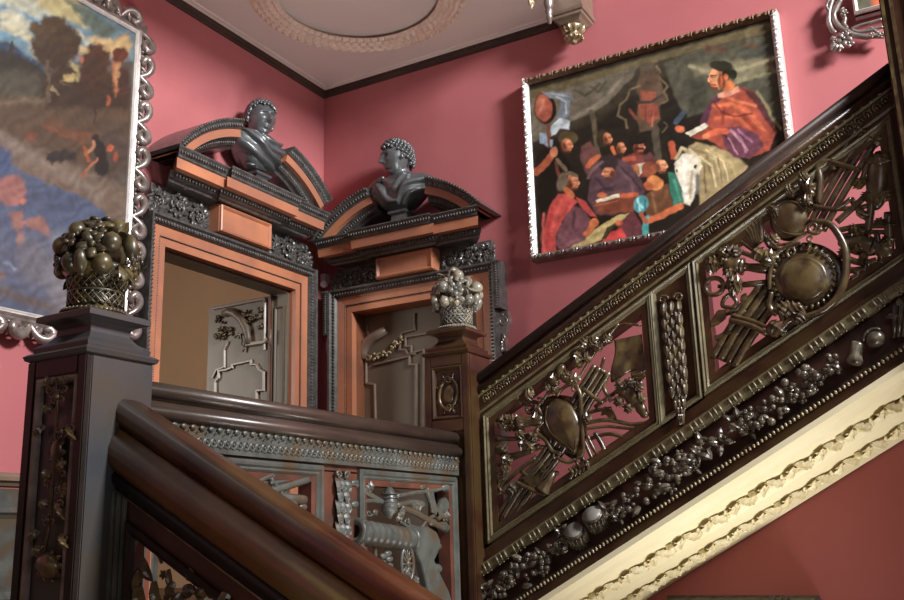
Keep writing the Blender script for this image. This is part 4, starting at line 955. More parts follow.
for (t, h) in ((.42, -.215), (.50, -.2)):
    c = V3((-1.062, -1.6 - t, h + SL * t)); axd = V3((.75, -.05, -.66)); axd /= np.linalg.norm(axd)
    q = MB(); q.lathe(c - axd * .03, [(.036, .002), (.042, .004), (.042, .012), (.037, .016), (.040, .05), (.034, .075)], axd, (0, 1, 0), 24); dr = R.done('drum', q); part('drum_skin', MB().lathe(c - axd * .03, [(.001, -.001), (.037, -.001), (.037, .004)], axd, (0, 1, 0), 24), 'drumskin', dr if dr.parent is None else st)
    q = MB()
    for k in range(16):
        a = 2 * PI * k / 16; e1 = np.cross(axd, (0, 0, 1)); e1 /= np.linalg.norm(e1); e2 = np.cross(axd, e1); d0 = e1 * math.cos(a) + e2 * math.sin(a); d1 = e1 * math.cos(a + .2) + e2 * math.sin(a + .2)
        q.tube([c - axd * .014 + d0 * .042, c + axd * .045 + d1 * .037], .0035, 5)
    R.done('drum_cord', q)
def relief_scrolls(ts):
    for (t, h, r, sg) in ts:
        q = MB(); c = V3((-1.062, -1.6 - t, h + SL * t)); q.spiral(c, (0, r * sg, 0), (0, 0, r), 1, .25, 1.2, r * .26, .5); R.done('scroll', q)
        for k in range(4):
            a = k * 1.6 + t * 9; q = MB(); q.leaf(c + V3((0, math.cos(a), math.sin(a))) * r * .4, c + V3((-.006, math.cos(a + .4), math.sin(a + .4))) * r * 2.0, nX, r * .42, .7); R.done('acanthus_leaf', q)
relief_scrolls([(.02, -.2, .026, 1), (.36, -.17, .02, -1), (.56, -.205, .028, 1), (.60, -.25, .018, -1), (.95, -.2, .03, 1), (1.01, -.225, .028, -1), (1.07, -.19, .026, 1), (1.12, -.25, .02, 1), (1.68, -.2, .028, -1), (1.73, -.24, .024, 1), (.9, -.25, .02, -1)])
q = MB(); c = V3((-1.066, -1.6 - 1.50, -.235 + SL * 1.50)); q.lathe(c - V3((0, 0, .03)), [(.012, 0), (.026, .004), (.03, .02), (.022, .04), (.024, .075), (.018, .085)], (0, -.3, 1), (0, 1, 0), 20); R.done('armour_cuff', q)
q = MB(); c = V3((-1.066, -1.6 - 1.58, -.225 + SL * 1.58)); q.blob(c, al * .034, nX * .026, un * .03, 18, 12); q.tube([c + al * a_ * .036 + un * (.03 * math.sqrt(max(0, 1 - a_ * a_)) + .004) + nX * .012 for a_ in np.linspace(-.95, .95, 12)], .005, 6); R.done('helmet', q)
q = MB()
for k in range(5): q.tube([V3((-1.062, -1.6 - 1.64 - k * .014, -.26 + SL * 1.64)), V3((-1.068, -1.6 - 1.66 - k * .02, -.16 + SL * 1.66))], [.006, .010], 7)
R.done('quiver', q)
q = MB(); q.lathe(V3((-1.066, -1.6 - 1.755 + .04, -.27 + SL * 1.72)), [(.02, 0), (.028, .03), (.022, .06), (.03, .1)], (0, -.2, 1), (0, 1, 0), 18); R.done('urn', q)
# --- trophies of arms in the two sloping panels
def scroll_band(R, name, pts, r, d=.018, label=None):
    P = R.curve([(*p, d) for p in pts], 5); n = len(P); return R.rod(name, P, [r * (.7 + .3 * math.sin(PI * i / (n - 1))) for i in range(n)])
t1 = part('carved_trophy', MB().prism([SP(.08, .03), SP(.70, .03), SP(.70, .045), SP(.08, .045)], (.02, 0, 0)), 'carved', ub, label='pierced trophy with a heart shaped shield and a flag')
R = Relief(0, -1.012, nX, t1, M['carved']); z = lambda x, y: (485 + x / 2.729, 310 + y / 2.729)
def ZR(name, pts, r, d=.012): return R.rod(name, R.curve([(*z(*p), d) for p in pts]), r)
R.dome('shield', [z(*q_) for q_ in [(205, 243), (228, 250), (248, 272), (262, 305), (264, 345), (256, 375), (246, 400), (222, 378), (192, 358), (170, 335), (158, 305), (160, 275), (172, 252), (188, 243)]], z(213, 312), 9, .018, 9, 'polished olive heart shaped shield')
R.dome('shield_back', [z(*q_) for q_ in [(205, 232), (240, 238), (262, 262), (276, 300), (276, 350), (266, 385), (250, 412), (215, 392), (180, 370), (156, 340), (144, 305), (148, 265), (170, 238)]], z(213, 312), 3, .008, 6)
ZR('shield_rib', [(170, 262), (165, 300), (180, 335), (215, 362), (242, 385), (247, 350), (245, 300)], 1.0, .040)
for pts in ([(160, 245), (145, 265), (160, 300), (140, 330), (165, 355), (185, 385), (205, 390), (200, 400)], [(195, 235), (215, 212), (240, 203), (258, 225), (262, 260), (265, 330), (268, 380), (262, 405), (278, 418)], [(160, 245), (175, 225), (200, 222), (215, 212)], [(190, 400), (225, 415), (248, 408)]):
    scroll_band(R, 'shield_scroll', [z(*p) for p in pts], 2.3, .030)
q = MB(); R.spiral(q, *z(262, 412), 6.5, 1.4, 1.8, 0, .034); R.spiral(q, *z(248, 212), 4, 1.1, 1.4, 2, .034); R.spiral(q, *z(196, 398), 4, 1, 1.4, 2, .034); R.spiral(q, *z(150, 250), 4, 1, 1.5, 4, .03); R.done('volute', q)
for k in range(5):
    c = z(238 + k * 9, 446 - k * 6); ZR('claw', [(230 + k * 10, 432 - k * 6), (240 + k * 10, 445 - k * 6), (232 + k * 12, 462 - k * 7)], 2.0, .03)
# grotesque crest
q = MB(); R.blob(q, *z(208, 165), 4, 7, .3, 4.5, .03); R.blob(q, *z(225, 190), 8, 4.5, .4, 4, .028); R.blob(q, *z(190, 198), 5, 4, .2, 4, .03); R.blob(q, *z(240, 190), 6, 4, .2, 4, .026); R.done('crest_mask', q)
q = MB()
for p, t in (((190, 205), (160, 215)), ((185, 210), (200, 228)), ((210, 185), (235, 165)), ((200, 195), (175, 180)), ((225, 190), (262, 185)), ((150, 300), (128, 290)), ((150, 340), (125, 350)), ((265, 300), (290, 290))): R.leaf(q, *z(*p), *z(*t), 4.5, .026)
# bound rods (fasces) crossing behind the shield
for k in range(4):
    o = k * 13 - 18
    ZR('rod', [(50 + o, 575 + o * .35), (110 + o, 480 + o * .45), (175 + o, 400 + o * .45), (262 + o, 250 + o * .5), (318 + o, 160 + o * .5)], 2.9, .006 + .006 * (k % 2))
ZR('binding', [(85, 470), (125, 490), (165, 505)], 2.4, .028)
ZR('binding', [(268, 215), (300, 240), (322, 255)], 2.2, .02)
# flag
R.sheet('flag', [z(352, 82), z(428, 66), z(438, 160), z(345, 194)], 14, 12, lambda a, b: (1.5 * math.sin(b * 6) * (1 - a), 2.0 * math.sin(a * 7 + 1) * b, .014 + .006 * math.sin(a * 9 + b * 5) * (.3 + b * .7)), .006, 'carved flag blowing from its staff')
ZR('flag_staff', [(255, 190), (300, 115), (365, 38)], 1.6, .02)
ZR('flag_staff', [(262, 150), (330, 80), (368, 40), (425, 42)], 1.3, .02)
# helmet-like leaves top
q = MB(); R.blob(q, *z(262, 122), 7, 12, .5, 6, .008); R.blob(q, *z(300, 88), 6, 5, .2, 5, .014)
for p, t in (((255, 110), (245, 140)), ((265, 105), (285, 75)), ((285, 100), (310, 78)), ((270, 135), (292, 125)), ((250, 125), (260, 160)), ((300, 95), (320, 108)), ((330, 90), (345, 70))): R.leaf(q, *z(*p), *z(*t), 5, .024)
R.done('plumed_helmet', q)
# horse head and lances at the right
q = MB(); R.blob(q, *z(400, 235), 8, 11, -.5, 5, .012); R.blob(q, *z(425, 268), 5.5, 9, -.5, 4.5, .014); R.blob(q, *z(378, 225), 6, 6, 0, 5, .010); R.blob(q, *z(435, 285), 4.5, 4, 0, 4, .014)
for p, t in (((380, 215), (360, 190)), ((395, 210), (400, 185)), ((410, 220), (432, 200)), ((375, 240), (355, 260)), ((400, 255), (385, 280)), ((420, 245), (438, 235))): R.leaf(q, *z(*p), *z(*t), 5, .02)
R.done('horse_head', q, 'carved animal head')
for pts, r in (([(270, 310), (330, 300), (400, 312), (440, 308)], 2.2), ([(270, 325), (330, 318), (380, 322), (420, 326)], 1.6), ([(290, 350), (340, 338), (400, 355)], 2.0), ([(265, 290), (300, 275), (345, 268)], 2.0), ([(300, 265), (355, 225), (430, 170)], 2.2), ([(300, 335), (318, 365), (330, 392)], 2.6), ([(345, 250), (325, 215), (330, 190)], 2.2), ([(278, 340), (300, 385), (320, 395)], 2.0), ([(325, 130), (318, 165), (340, 175)], 1.8), ([(400, 180), (440, 175)], 2.5), ([(270, 355), (290, 400), (300, 420)], 2.0)):
    ZR('lance', pts, r, .012)
R.plate('axe_blade', [z(*p) for p in [(330, 262), (352, 275), (362, 298), (345, 300), (330, 285), (318, 290), (322, 270)]], .006, .012)
R.plate('axe_blade', [z(*p) for p in [(398, 170), (430, 160), (438, 185), (420, 200), (405, 190)]], .006, .012)
# torch / cannon muzzle and small arms at the left
def stub(pa, pb, prof, d=.016, name='cannon_muzzle', label=None):
    a = R.P(*z(*pa), d); c = R.P(*z(*pb), d); k_ = R.k(*z(*pa), 1); L_ = np.linalg.norm(c - a)
    return R.done(name, MB().lathe(a, [(r * k_, u * L_) for u, r in prof], c - a, (0, 0, 1), 18), label)
stub((92, 308), (160, 300), [(0, 3.5), (.0, 7.5), (.12, 8.5), (.2, 5.5), (.5, 5), (.8, 6), (1, 6)], .02)
q = MB(); R.blob(q, *z(62, 308), 7, 7.5, 0, 6, .02)
for a in range(7): R.leaf(q, *z(66, 308), *z(66 + 34 * math.cos(a * .9 + 1), 308 + 24 * math.sin(a * .9 + 1)), 4.5, .024)
R.done('flame_tuft', q)
for pts, r in (([(88, 238), (100, 248), (140, 252), (150, 262)], 2.0), ([(25, 345), (70, 352), (130, 345)], 2.3), ([(30, 355), (80, 350), (140, 335)], 1.6), ([(60, 400), (100, 390), (150, 370)], 2.6), ([(30, 425), (90, 400), (160, 372)], 2.0), ([(45, 480), (90, 440), (140, 400)], 2.2), ([(65, 520), (90, 480), (150, 420)], 1.8), ([(30, 420), (28, 445), (40, 465), (36, 485)], 2.0), ([(100, 440), (140, 470), (180, 475)], 2.4), ([(140, 480), (175, 440), (205, 400)], 2.6), ([(150, 440), (200, 445)], 2.2), ([(60, 460), (40, 490), (75, 500), (80, 465)], 1.8)):
    ZR('sword', pts, r, .012)
q = MB()
for p, r in (((88, 240), 3.2), ((95, 252), 2.6), ((127, 215), 3), ((40, 378), 4), ((58, 415), 4), ((34, 495), 0.1)): R.blob(q, *z(*p), r, r, 0, r * .8, .016)
R.done('knob', q)
for p, r in (((34, 494), 3.6), ((32, 375), 4.6), ((122, 262), 4.5)):
    c = R.P(*z(*p), .016); k_ = R.k(*z(*p), 1); R.done('ring', MB().tube([c + V3((0, math.cos(a) * r * k_, math.sin(a) * r * k_)) for a in np.linspace(0, 2 * PI, 17)[:-1]], 1.2 * k_, 7, closed=True))
q = MB(); R.spiral(q, *z(123, 268), 6, 1.2, 2, 0, .018); R.spiral(q, *z(48, 392), 6, 1.2, 2.2, 3, .016); R.spiral(q, *z(45, 450), 5, 1, 2, 1, .014); R.done('scroll', q)
q = MB()
for p, t in (((85, 345), (110, 330)), ((120, 335), (145, 350)), ((90, 360), (125, 372)), ((130, 360), (150, 330)), ((110, 350), (135, 385)), ((45, 400), (75, 415)), ((60, 390), (45, 370)), ((70, 430), (45, 440)), ((110, 240), (135, 225)), ((90, 470), (60, 500))): R.leaf(q, *z(*p), *z(*t), 5, .022)
R.plate('bell_flare', [z(*p) for p in [(100, 455), (150, 452), (145, 470), (130, 495), (115, 470)]], .014, .012)
stub((160, 495), (190, 440), [(0, 9), (.1, 7.5), (.5, 4.5), (1, 3)], .012, 'trumpet_bell')
R.plate('carved_ground', [z(*p) for p in [(105, 545), (150, 520), (235, 470), (290, 440), (330, 410), (300, 455), (110, 565)]], -.004, .012)

t2 = part('carved_trophy', MB().prism([SP(1.02, .03), SP(1.66, .03), SP(1.66, .045), SP(1.02, .045)], (.02, 0, 0)), 'carved', ub, label='pierced trophy with a round shield, helmet and bundled rods')
R = Relief(0, -1.012, nX, t2, M['carved']); z = lambda x, y: (690 + x / 2.144, 110 + y / 2.144)
ov = lambda r1, r2, c0_=(243, 360): [z(c0_[0] + r1 * math.cos(a) + 8 * math.sin(a), c0_[1] + r2 * math.sin(a) - 6 * math.cos(a)) for a in np.linspace(0, 2 * PI, 18)[:-1]]
R.dome('shield', ov(50, 46), z(243, 360), 6, .034, 9, 'polished round shield', rim=True)
R.dome('shield_rim', ov(74, 68), z(243, 360), 7, .012, 9, None, rim=True)
R.dome('shield_back', ov(88, 78, (250, 362)), z(250, 362), 3, .002, 6)
q = MB()
for k in range(30):
    a = 2 * PI * k / 30; u, v = z(243 + 62 * math.cos(a), 360 + 60 * math.sin(a)); u2, v2 = z(243 + 74 * math.cos(a + .1), 360 + 72 * math.sin(a + .1)); q.tube([R.P(u, v, .028), R.P(u2, v2, .020)], R.k(u, v, 2.0), 6)
R.done('gadroon_border', q)
for pts, r in (([(170, 385), (172, 345), (185, 310), (215, 290), (240, 285)], 2.6), ([(265, 240), (300, 245), (330, 290), (335, 340), (320, 395), (285, 430), (240, 445)], 4.0), ([(240, 445), (215, 450), (195, 470), (185, 480)], 3.6), ([(175, 390), (170, 420), (185, 440)], 3.0)):
    scroll_band(R, 'shield_scroll', [z(*p) for p in pts], r, .034)
q = MB(); R.spiral(q, *z(265, 252), 7, 1.3, 2.6, 0, .04); R.spiral(q, *z(218, 305), 5.5, 1.2, 2, 2, .04); R.spiral(q, *z(180, 468), 7, 1.3, 3, 1, .034); R.spiral(q, *z(258, 275), 4, 1, 1.6, 1, .04); R.done('volute', q)
for k in range(5): R.rod('claw', R.curve([(*z(175 + k * 11, 432 - k * 3), .030), (*z(190 + k * 11, 430 - k * 2), .042), (*z(200 + k * 11, 452 - k * 3), .03)]), 2.8)
q = MB(); R.blob(q, *z(212, 235), 19, 22, .25, 10, .012, 24, 16); R.done('helmet', q, 'crested helmet')
q = MB()
for pts in ([(175, 215), (195, 200), (225, 198), (248, 215)], [(180, 240), (200, 262), (230, 268), (252, 262)], [(190, 225), (205, 218), (225, 225), (232, 245)], [(205, 250), (215, 235), (230, 240)], [(185, 290), (215, 285), (240, 270), (255, 262)], [(175, 290), (200, 300), (225, 295)]): q.tube([R.P(*p) for p in R.curve([(*z(*p), .036) for p in pts])], R.k(790, 220, 1.6), 7)
R.spiral(q, *z(212, 235), 6, 1.5, 1.5, 0, .036); R.done('helmet_rim', q)
for p, r in (((247, 158), 7.5), ((256, 180), 6.5), ((216, 180), 6.5), ((235, 195), 5)): R.done('plume_ball', R.blob(MB(), *z(*p), r, r * .85, 0, r * .9, .024))
q = MB()
for p, t in (((235, 155), (255, 140)), ((240, 165), (270, 165)), ((205, 180), (225, 170)), ((190, 210), (170, 225)), ((240, 200), (262, 195)), ((165, 290), (190, 270)), ((150, 320), (190, 310)), ((160, 340), (175, 300)), ((135, 300), (165, 320)), ((190, 440), (215, 410)), ((240, 430), (225, 460)), ((205, 440), (240, 415)), ((170, 455), (205, 480))): R.leaf(q, *z(*p), *z(*t), 6, .034)
for k in range(4):
    o = k * 15 - 22
    ZR('rod', [(72 + o, 540 + o * .45), (110 + o, 475 + o * .5), (175 + o, 385 + o * .5)], 4.0, .012 + .005 * (k % 2))
    ZR('rod', [(262 + o, 250 + o * .4), (310 + o, 165 + o * .4), (372 + o, 62 + o * .5)], 3.4, .010 + .005 * (k % 2))
    q = MB(); R.leaf(q, *z(366 + o, 72 + o * .5), *z(392 + o, 34 + o * .5), 3.4, .016); R.done('spear_tip', q)
ZR('binding', [(85, 450), (130, 462), (165, 480)], 3, .034); ZR('binding', [(88, 440), (134, 452), (170, 468)], 2, .034)
ZR('binding', [(300, 110), (340, 122), (362, 128)], 2.6, .032); ZR('binding', [(262, 205), (310, 212), (345, 190)], 2.4, .026)
ZR('crook', [(275, 200), (278, 150), (275, 125), (290, 112), (305, 118), (308, 130)], 4.0, .022)
# small arms fanning out at the left
def stub2(pa, pb, prof, d=.016, name='torch'):
    a = R.P(*z(*pa), d); c = R.P(*z(*pb), d); k_ = R.k(*z(*pa), 1); L_ = np.linalg.norm(c - a); return R.done(name, MB().lathe(a, [(r * k_, u * L_) for u, r in prof], c - a, (0, 0, 1), 16))
stub2((105, 335), (175, 342), [(0, 7), (.08, 9), (.14, 9), (.18, 4.5), (.3, 4), (.6, 5), (1, 5)])
stub2((70, 330), (108, 334), [(0, 3), (.2, 8), (.5, 10), (.8, 7), (1, 8)], name='torch_head')
stub2((110, 375), (170, 370), [(0, 3), (.3, 3.2), (1, 3.5)], name='tulip_staff')
q = MB()
for p, t in (((112, 375), (78, 365)), ((112, 375), (76, 378)), ((112, 378), (82, 388)), ((95, 322), (60, 300)), ((95, 318), (75, 292)), ((100, 318), (95, 290)), ((70, 330), (30, 330)), ((60, 335), (35, 342)), ((90, 330), (62, 318)), ((100, 345), (70, 348))): R.leaf(q, *z(*p), *z(*t), 6, .024)
c = R.P(*z(52, 378), .02); k_ = R.k(*z(52, 378), 1); R.done('ring', MB().tube([c + V3((0, math.cos(a) * 9 * k_, math.sin(a) * 8.5 * k_)) for a in np.linspace(0, 2 * PI, 25)[:-1]], 2.6 * k_, 9, closed=True))
for pts, r in (([(60, 378), (90, 380)], 2), ([(70, 410), (85, 395), (100, 412), (90, 425)], 2.2), ([(60, 440), (95, 430), (130, 400), (170, 385)], 2.6), ([(60, 490), (100, 460), (160, 420)], 2.4), ([(55, 490), (90, 478)], 3.2), ([(100, 430), (112, 445), (118, 430)], 2.0), ([(75, 400), (70, 420), (100, 425)], 2.2), ([(95, 300), (130, 312), (165, 330)], 2.6), ([(150, 250), (170, 290), (190, 300)], 3.0), ([(100, 275), (135, 300)], 2.2)):
    ZR('mace', pts, r, .014)
R.plate('spade_blade', [z(*p) for p in [(45, 455), (60, 430), (82, 428), (78, 448), (60, 462), (45, 466)]], .012, .012)
R.plate('spade_blade', [z(*p) for p in [(110, 398), (122, 392), (126, 410), (108, 412)]], .012, .012)
for k in range(7): ZR('feather', [(135 + k * 3, 300 - k * 3), (108 + k * 7, 268 - k * 5), (88 + k * 9, 262 - k * 5)], 2.6, .012 + .002 * k)
# beasts and crossed sticks at the right
q = MB(); R.blob(q, *z(403, 150), 12, 30, .05, 8, .008, 20, 14); R.blob(q, *z(404, 108), 8, 8, 0, 7, .018); R.blob(q, *z(420, 100), 4, 3.5, 0, 3, .02); R.blob(q, *z(398, 190), 8, 12, 0, 6, .008)
R.done('hound', q, 'carved small animal')
q = MB(); R.blob(q, *z(370, 290), 22, 11, .1, 8, .004, 20, 14); R.blob(q, *z(415, 300), 13, 9, .5, 7, .008); R.blob(q, *z(335, 285), 9, 6, 0, 5, .01); R.done('beast', q, 'carved reclining beast')
for pts, r in (([(315, 240), (360, 200), (390, 170)], 3.4), ([(255, 210), (320, 212), (380, 205), (410, 175)], 2.6), ([(385, 150), (388, 210), (380, 265)], 4.0), ([(310, 260), (360, 250), (425, 248)], 3.0), ([(325, 270), (380, 262), (430, 262)], 2.6), ([(345, 190), (370, 225), (390, 238)], 3.0), ([(355, 165), (380, 145)], 2.6), ([(340, 320), (370, 328), (400, 322)], 3.4), ([(335, 345), (380, 340)], 3.2), ([(425, 220), (428, 300)], 4.5), ([(385, 100), (365, 160)], 2.6), ([(325, 335), (360, 350), (345, 362)], 3.0), ([(400, 262), (412, 330)], 3.0)):
    ZR('stick', pts, r, .014)
q = MB()
for k in range(16): x, y = rnd.uniform(335, 430), rnd.uniform(250, 335); R.leaf(q, *z(x, y), *z(x + rnd.uniform(-26, 26), y + rnd.uniform(-22, 22)), 5, .016)
for p, t in (((362, 230), (375, 215)), ((372, 165), (352, 150)), ((395, 115), (385, 95)), ((412, 118), (422, 90)), ((390, 180), (375, 195)), ((412, 170), (425, 195))): R.leaf(q, *z(*p), *z(*t), 6, .02)
R.plate('carved_ground', [z(*p) for p in [(170, 500), (215, 470), (300, 430), (345, 395), (430, 345), (432, 365), (200, 505)]], -.004, .012)

# --- lower flight balustrade, falling from the left newel towards the photographer
lo = empty('balustrade', (-2.94, -1.6, -1.2)); tag(lo, 'near balustrade falling to the lower right with thick glossy rounded handrail', 'balustrade', 'carved balustrades of the staircase')
def S3(h, t0=0, t1=1.95, x=-2.935): return [(x, -1.6 - t0, h - SL * t0), (x, -1.6 - t1, h - SL * t1)]
smooth_sweep('handrail', S3(.300), rail_prof(.048, .078), (1, 0, 0), (0, 0, 1), 'cherry', lo)
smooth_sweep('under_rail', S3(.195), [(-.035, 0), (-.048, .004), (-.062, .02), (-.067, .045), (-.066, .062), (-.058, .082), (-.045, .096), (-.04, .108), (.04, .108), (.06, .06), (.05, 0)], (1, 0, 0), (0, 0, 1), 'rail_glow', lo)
smooth_sweep('lower_moulding', S3(.150), [(-.03, 0), (-.036, .004), (-.05, .02), (-.052, .036), (-.044, .048), (.044, .048), (.044, 0)], (1, 0, 0), (0, 0, 1), 'black_wood', lo)
XLW = -2.965
smooth_sweep('highlight_fillet', S3(.150), [(-.030, -.002), (-.038, -.001), (-.039, .003), (-.030, .004)], (1, 0, 0), (0, 0, 1), 'gilt', lo)  # thin gilt strip painted in as a highlight along the moulding edge
def SQ(t, h, d=0): return (XLW - d, -1.6 - t, h - SL * t)
b = MB()
for (t0, t1, h0, h1) in ((0, 1.95, .09, .152), (0, 1.95, -.62, -.50), (0, .05, -.55, .1), (.80, .98, -.55, .1), (1.75, 1.95, -.55, .1)): b.prism([SQ(t0, h0), SQ(t1, h0), SQ(t1, h1), SQ(t0, h1)], (.05, 0, 0))
part('panel_stiles', b, 'red_ground', lo)
b = MB()
for t in (.0, .014, .03): b.prism([SQ(t, -.55), SQ(t + .011, -.55), SQ(t + .011, .15), SQ(t, .15)], (-.02 + t * .3, 0, 0))
part('reeded_stile', b, 'grey_wood', lo, bevel=.003)  # grey stands in for highlights on the dark reeds
for (t0, t1_) in ((.045, .82), (.96, 1.77)):
    P = [(t0, -.52 - SL * t0), (t1_, -.52 - SL * t1_), (t1_, .10 - SL * t1_), (t0, .10 - SL * t0)]
    part('panel_moulding', MB().frame(P, [(0, 0), (0, .010), (.01, .016), (.02, .008), (.026, 0)], lambda t, zz, d: (XLW - d, -1.6 - t, zz)), 'black_wood', lo)
b = MB(); b.sweep(S3(-.78, 0), [(-.045, 0), (-.055, .02), (-.045, .2), (.04, .2), (.04, 0)], (1, 0, 0), (0, 0, 1)); part('string_board', b, 'walnut', lo)
t3 = part('carved_trophy', MB().prism([SQ(.08, -.5), SQ(.78, -.5), SQ(.78, -.485), SQ(.08, -.485)], (.02, 0, 0)), 'carved', lo, label='pierced carving of long leaves and fruit below the near handrail')
R = Relief(0, -2.95, nX, t3, M['carved']); R.lobes = False; z = lambda x, y: (100 + x / 6.457, 520 + y / 6.457)
for pts, r in (([(235, 90), (180, 200), (135, 330), (122, 520), (130, 700)], 1.6), ([(240, 95), (200, 260), (178, 400), (190, 520), (210, 700)], 1.8), ([(290, 100), (350, 170), (400, 280)], 1.6)):
    ZR('reed', pts, r, .012)
q = MB()
for p, t, w in (((262, 250), (345, 400), 6), ((345, 400), (390, 600), 6), ((330, 460), (400, 520), 6), ((440, 320), (470, 460), 4), ((480, 400), (430, 520), 5), ((240, 100), (190, 40), 4), ((270, 300), (215, 480), 5), ((560, 330), (620, 380), 5), ((600, 430), (540, 500), 6), ((700, 430), (640, 500), 6), ((520, 470), (480, 600), 6), ((240, 420), (300, 640), 8), ((620, 520), (700, 620), 8), ((760, 560), (860, 640), 8), ((840, 520), (760, 500), 6)): R.leaf(q, *z(*p), *z(*t), w, .016)
for j in range(30):
    x, y = rnd.uniform(400, 820), 0; y = 330 + (x - 400) * .48 + rnd.uniform(0, 260); nm = 'fruit'; q = MB()
    if j % 3: R.blob(q, *z(x, y), rnd.uniform(2, 4), rnd.uniform(2, 4.5), 0, 3, .016)
    else: q.flower(R.P(*z(x, y), .016), nX, R.k(*z(x, y), 5), 5); nm = 'flower'
    R.done(nm, q)

# ------------------------------------------------------------ plaster wreath on the ceiling
cxy = on(360, -30, 2, 2.93); 
w = empty('ceiling_wreath', (-.86, -.98, 2.884)); tag(w, 'large oval laurel wreath in plaster relief on the ceiling', 'wreath')
# ellipse through traced points on the soffit
ring = [on(*p, 2, 2.895) for p in [(271, 0), (281, 17), (305, 31), (350, 38), (400, 33), (422, 25), (441, 11), (454, 0)]]
A = np.array([[p[0] ** 2 + p[1] ** 2, p[0], p[1], 1] for p in ring]); _, _, Vt = np.linalg.svd(A - 0); k = Vt[-1]
ccx, ccy = -k[1] / (2 * k[0]), -k[2] / (2 * k[0]); cr = math.sqrt(max(.01, ccx ** 2 + ccy ** 2 - k[3] / k[0]))
b = MB(); N_ = 84; pts = [(ccx + cr * math.cos(a), ccy + cr * math.sin(a), 2.888) for a in np.linspace(0, 2 * PI, 60, endpoint=False)]
b.tube(pts, .012, 8, closed=True); part('stem_ring', b, 'garland', w)
b = MB(); split = math.atan2(ring[4][1] - ccy, ring[4][0] - ccx) ; N_ = 66; rnd = random.Random(2)
for i in range(N_):
    half = i < N_ / 2; sgn = -1 if half else 1
    for q_, s_ in enumerate((-1.5, -.5, .5, 1.5)):
        a = split + .05 + (2 * PI - .10) * (i + .5 * (q_ % 2)) / N_; T_ = V3((-math.sin(a), math.cos(a), 0)) * sgn; O_ = V3((math.cos(a), math.sin(a), 0))
        c = V3((ccx, ccy, 2.866 + .006 * abs(s_))) + O_ * (cr + s_ * .030)
        b.leaf(c, c + T_ * .088 + O_ * s_ * .014, (0, 0, -1), .024, .8, .16, 4)
part('laurel_leaves', b, 'garland', w)

# ------------------------------------------------------------ bracket with acanthus drop under the upper landing
P0 = on(570, 33, 0, -.11)
br = empty('landing_bracket', (-.11, -1.77, 2.7)); tag(br, 'boxed wooden newel foot with carved acanthus drop at the top edge of the photo', 'pendant')
b = MB(); square_stack(b, -.11, -1.79, [(2.75, .055), (2.765, .07), (2.775, .085), (2.79, .085), (2.795, .095), (2.81, .1), (2.815, .09), (3.3, .09)]); part('box_foot', b, 'leaf_mould', br)
b = MB(); b.lathe((-.11, -1.79, 2.75), [(.05, 0), (.058, -.012), (.05, -.024), (.036, -.035), (.034, -.055), (.046, -.068), (.048, -.078), (.03, -.084), (.018, -.088), (.017, -.10), (.008, -.108)], n=24)
part('drop', b, 'gilt', br)
b = MB()
for k in range(12):
    a = 2 * PI * k / 12; d = V3((math.cos(a), math.sin(a), 0)); o = V3((-.11, -1.79, 2.705))
    b.leaf(o + d * .034, o + d * .062 + V3((0, 0, .04)), d * .8 + V3((0, 0, -.5)), .014, .5, .1); b.ball(o + d * .048 + V3((0, 0, -.03)), .010, 7, 5)
part('acanthus_leaf', b, 'gilt', br)
sc = empty('hanging_drop', (-.30, -1.80, 2.75)); tag(sc, 'small silvery turned drop hanging just left of the acanthus bracket', 'pendant')
pd = on(549, 12, 1, -1.80); b = MB(); b.lathe((pd[0], -1.80, pd[2] - .07), [(.002, 0), (.010, .006), (.012, .03), (.018, .036), (.014, .05), (.02, .07), (.022, .075), (.016, .085), (.026, .11), (.026, .2), (.02, .30)], n=18); sc.location = (pd[0], -1.80, pd[2] - .07); OFF[sc.name] = V3(sc.location)
part('turned_drop', b, 'silverframe', sc)
b = MB(); ps = on(531, 3, 1, -1.80); b.spiral(ps, (.026, 0, 0), (0, 0, .03), 1, .3, 1.2, .010); b.leaf(V3(ps) + V3((0, 0, .0)), V3(ps) + V3((.0, 0, -.035)), nY, .012); b.tube([ps, V3(ps) + V3((.05, .01, .06)), (pd[0], -1.8, pd[2] + .12)], .009, 7); part('scroll_arm', b, 'gilt', sc)

# cresting of a carved frame on the wall under the stairs
fr_ = empty('carved_frame', (-.03, -2.6, -.95)); tag(fr_, 'top of a dark carved picture frame under the pale soffit, at the bottom edge', 'picture frame')
pf = on(740, 607, 0, -.03); y0 = on(676, 607, 0, -.03)[1]; y1 = on(808, 607, 0, -.03)[1]; zt = pf[2]
b = MB(); b.frame([(y0, zt - .75), (y1, zt - .75), (y1, zt), (y0, zt)], [(0, 0), (0, .03), (.02, .05), (.04, .03), (.05, 0)], lambda y, zz, d: (-.002 - d, y, zz)); part('frame_moulding', b, 'door_mould', fr_)
b = MB(); b.box((-.02, y1, zt - .75), (-.003, y0, zt)); part('canvas', b, 'red_ground', fr_)
b = MB()
for k in range(26):
    u = k / 25; y = y0 + (y1 - y0) * u; hh = .022 + .022 * math.exp(-((u - .2) / .12) ** 2) + .03 * math.exp(-((u - .78) / .16) ** 2)
    b.leaf((-.04, y, zt - .004), (-.05, y + rnd.uniform(-.02, .02), zt + hh), nX, .012, .6)
for u in (.12, .3, .7, .88): b.spiral((-.045, y0 + (y1 - y0) * u, zt + .004), (0, .02, 0), (0, 0, .018), 1, .2, 1.2, .006)
part('leaf_cresting', b, 'door_mould', fr_)
